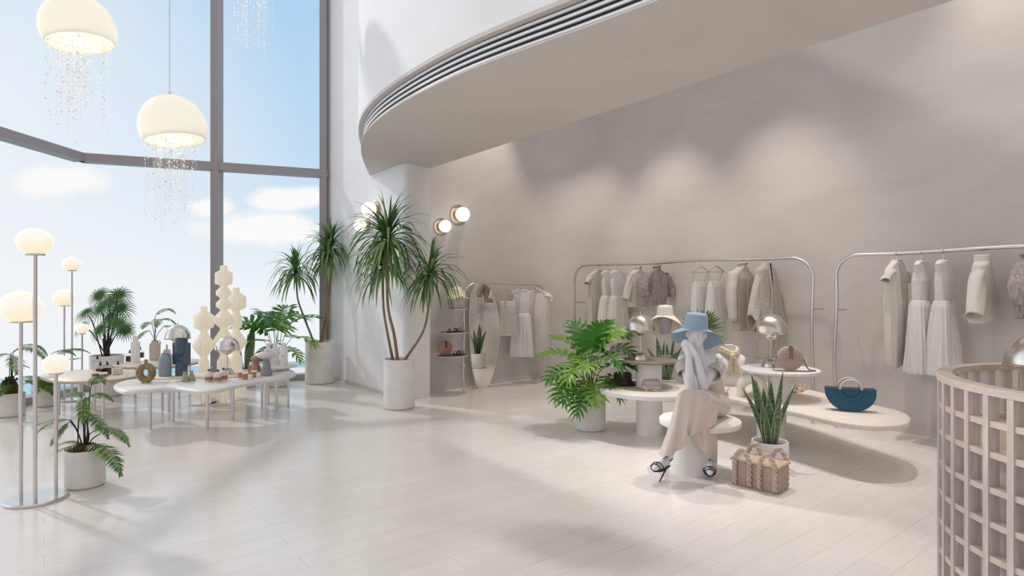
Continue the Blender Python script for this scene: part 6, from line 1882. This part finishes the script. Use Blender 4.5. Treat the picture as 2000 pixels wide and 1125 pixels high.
gt = N.new('ShaderNodeMath'); gt.operation = 'GREATER_THAN'; gt.inputs[1].default_value = 0.001; L.new(tot, gt.inputs[0])
mm2 = N.new('ShaderNodeMath'); mm2.operation = 'MULTIPLY'; L.new(mm.outputs[0], mm2.inputs[0]); L.new(gt.outputs[0], mm2.inputs[1])
mx2 = N.new('ShaderNodeMix'); mx2.data_type = 'RGBA'; mx2.inputs[7].default_value = (1.04, 1.03, 1.02, 1)
L.new(mm2.outputs[0], mx2.inputs[0]); L.new(mx.outputs[2], mx2.inputs[6])
# behind the camera the shop goes on: a warm pale interior instead of sky
gd = N.new('ShaderNodeMapRange'); gd.inputs['From Min'].default_value = 0.15; gd.inputs['From Max'].default_value = -0.25
L.new(sp.outputs['Y'], gd.inputs['Value'])
mx3 = N.new('ShaderNodeMix'); mx3.data_type = 'RGBA'; mx3.inputs[7].default_value = (0.72, 0.70, 0.71, 1)
L.new(gd.outputs['Result'], mx3.inputs[0]); L.new(mx2.outputs[2], mx3.inputs[6])
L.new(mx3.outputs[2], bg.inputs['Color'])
# extra sky strength left of the frame, added as unseen side light
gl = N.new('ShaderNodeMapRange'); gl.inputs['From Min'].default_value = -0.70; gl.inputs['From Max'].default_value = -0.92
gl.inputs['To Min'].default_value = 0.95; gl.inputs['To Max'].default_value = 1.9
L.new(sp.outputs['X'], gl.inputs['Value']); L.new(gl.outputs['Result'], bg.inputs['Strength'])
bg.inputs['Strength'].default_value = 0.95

# ------------------------------------------------------------------ lights
def light(name, typ, loc, energy, col=(1, 1, 1), aim=None, **k):
    l = bpy.data.lights.new(name, typ); l.energy = energy; l.color = col
    for a_, v_ in k.items(): setattr(l, a_, v_)
    o = bpy.data.objects.new(name, l); COL.objects.link(o); o.location = loc
    if aim is not None:
        dd = V(aim) - V(loc); o.rotation_euler = dd.to_track_quat('-Z', 'Y').to_euler()
    return o
light('sun', 'SUN', (-12, 14, 9), 1.35, (1.0, 0.96, 0.92), aim=(-12 + 0.62, 14 - 0.37, 9 - 0.52), angle=R(2.5))
for i, (x, y, z, en) in enumerate(((1.7, 6.9, 6.6, 540), (2.9, 5.7, 6.6, 540))):
    light('ceiling_spot', 'SPOT', (x, y, z), en, (1.0, 0.95, 0.90), aim=(x - 0.1, y - 0.35, 0), spot_size=R(46), spot_blend=0.6, shadow_soft_size=0.10)
# wall washers hung above the gap between the bridge and the back wall
for t_, dist, z, en, sp_ in ((0.9, 1.5, 4.5, 100, 68), (2.5, 1.5, 4.6, 115, 66), (4.3, 1.6, 4.6, 115, 68), (6.6, 0.5, 5.8, 120, 68)):
    p = CRN + WD * t_ - wn * dist
    light('wall_washer', 'SPOT', (p.x, p.y, z), en, (1.0, 0.90, 0.77), aim=(p.x + wn.x * dist, p.y + wn.y * dist, 2.0), spot_size=R(sp_), spot_blend=1.0, shadow_soft_size=0.08)
p = L_0 + LD * 1.0 + lw_n * 0.35
light('wall_washer', 'SPOT', (p.x, p.y, 5.6), 330, (1.0, 0.90, 0.77), aim=(p.x - lw_n.x * 0.25, p.y - lw_n.y * 0.25, 2.0), spot_size=R(60), spot_blend=0.8, shadow_soft_size=0.06)

# ------------------------------------------------------------------ camera
cam = bpy.data.cameras.new('camera'); co = bpy.data.objects.new('camera', cam); COL.objects.link(co)
co.location = (0, 0, EYE); co.rotation_euler = (R(90), 0, 0)
cam.sensor_width = 36; cam.lens = F / 2000 * 36; cam.clip_end = 400; cam.clip_start = 0.05
scene.camera = co
scene.view_settings.view_transform = 'Standard'; scene.view_settings.look = 'None'
scene.view_settings.gamma = 1.0; scene.view_settings.exposure = 0.0; scene.view_settings.use_curve_mapping = False
scene.cycles.use_denoising = True
scene.cycles.max_bounces = 10; scene.cycles.transparent_max_bounces = 24; scene.cycles.sample_clamp_indirect = 6
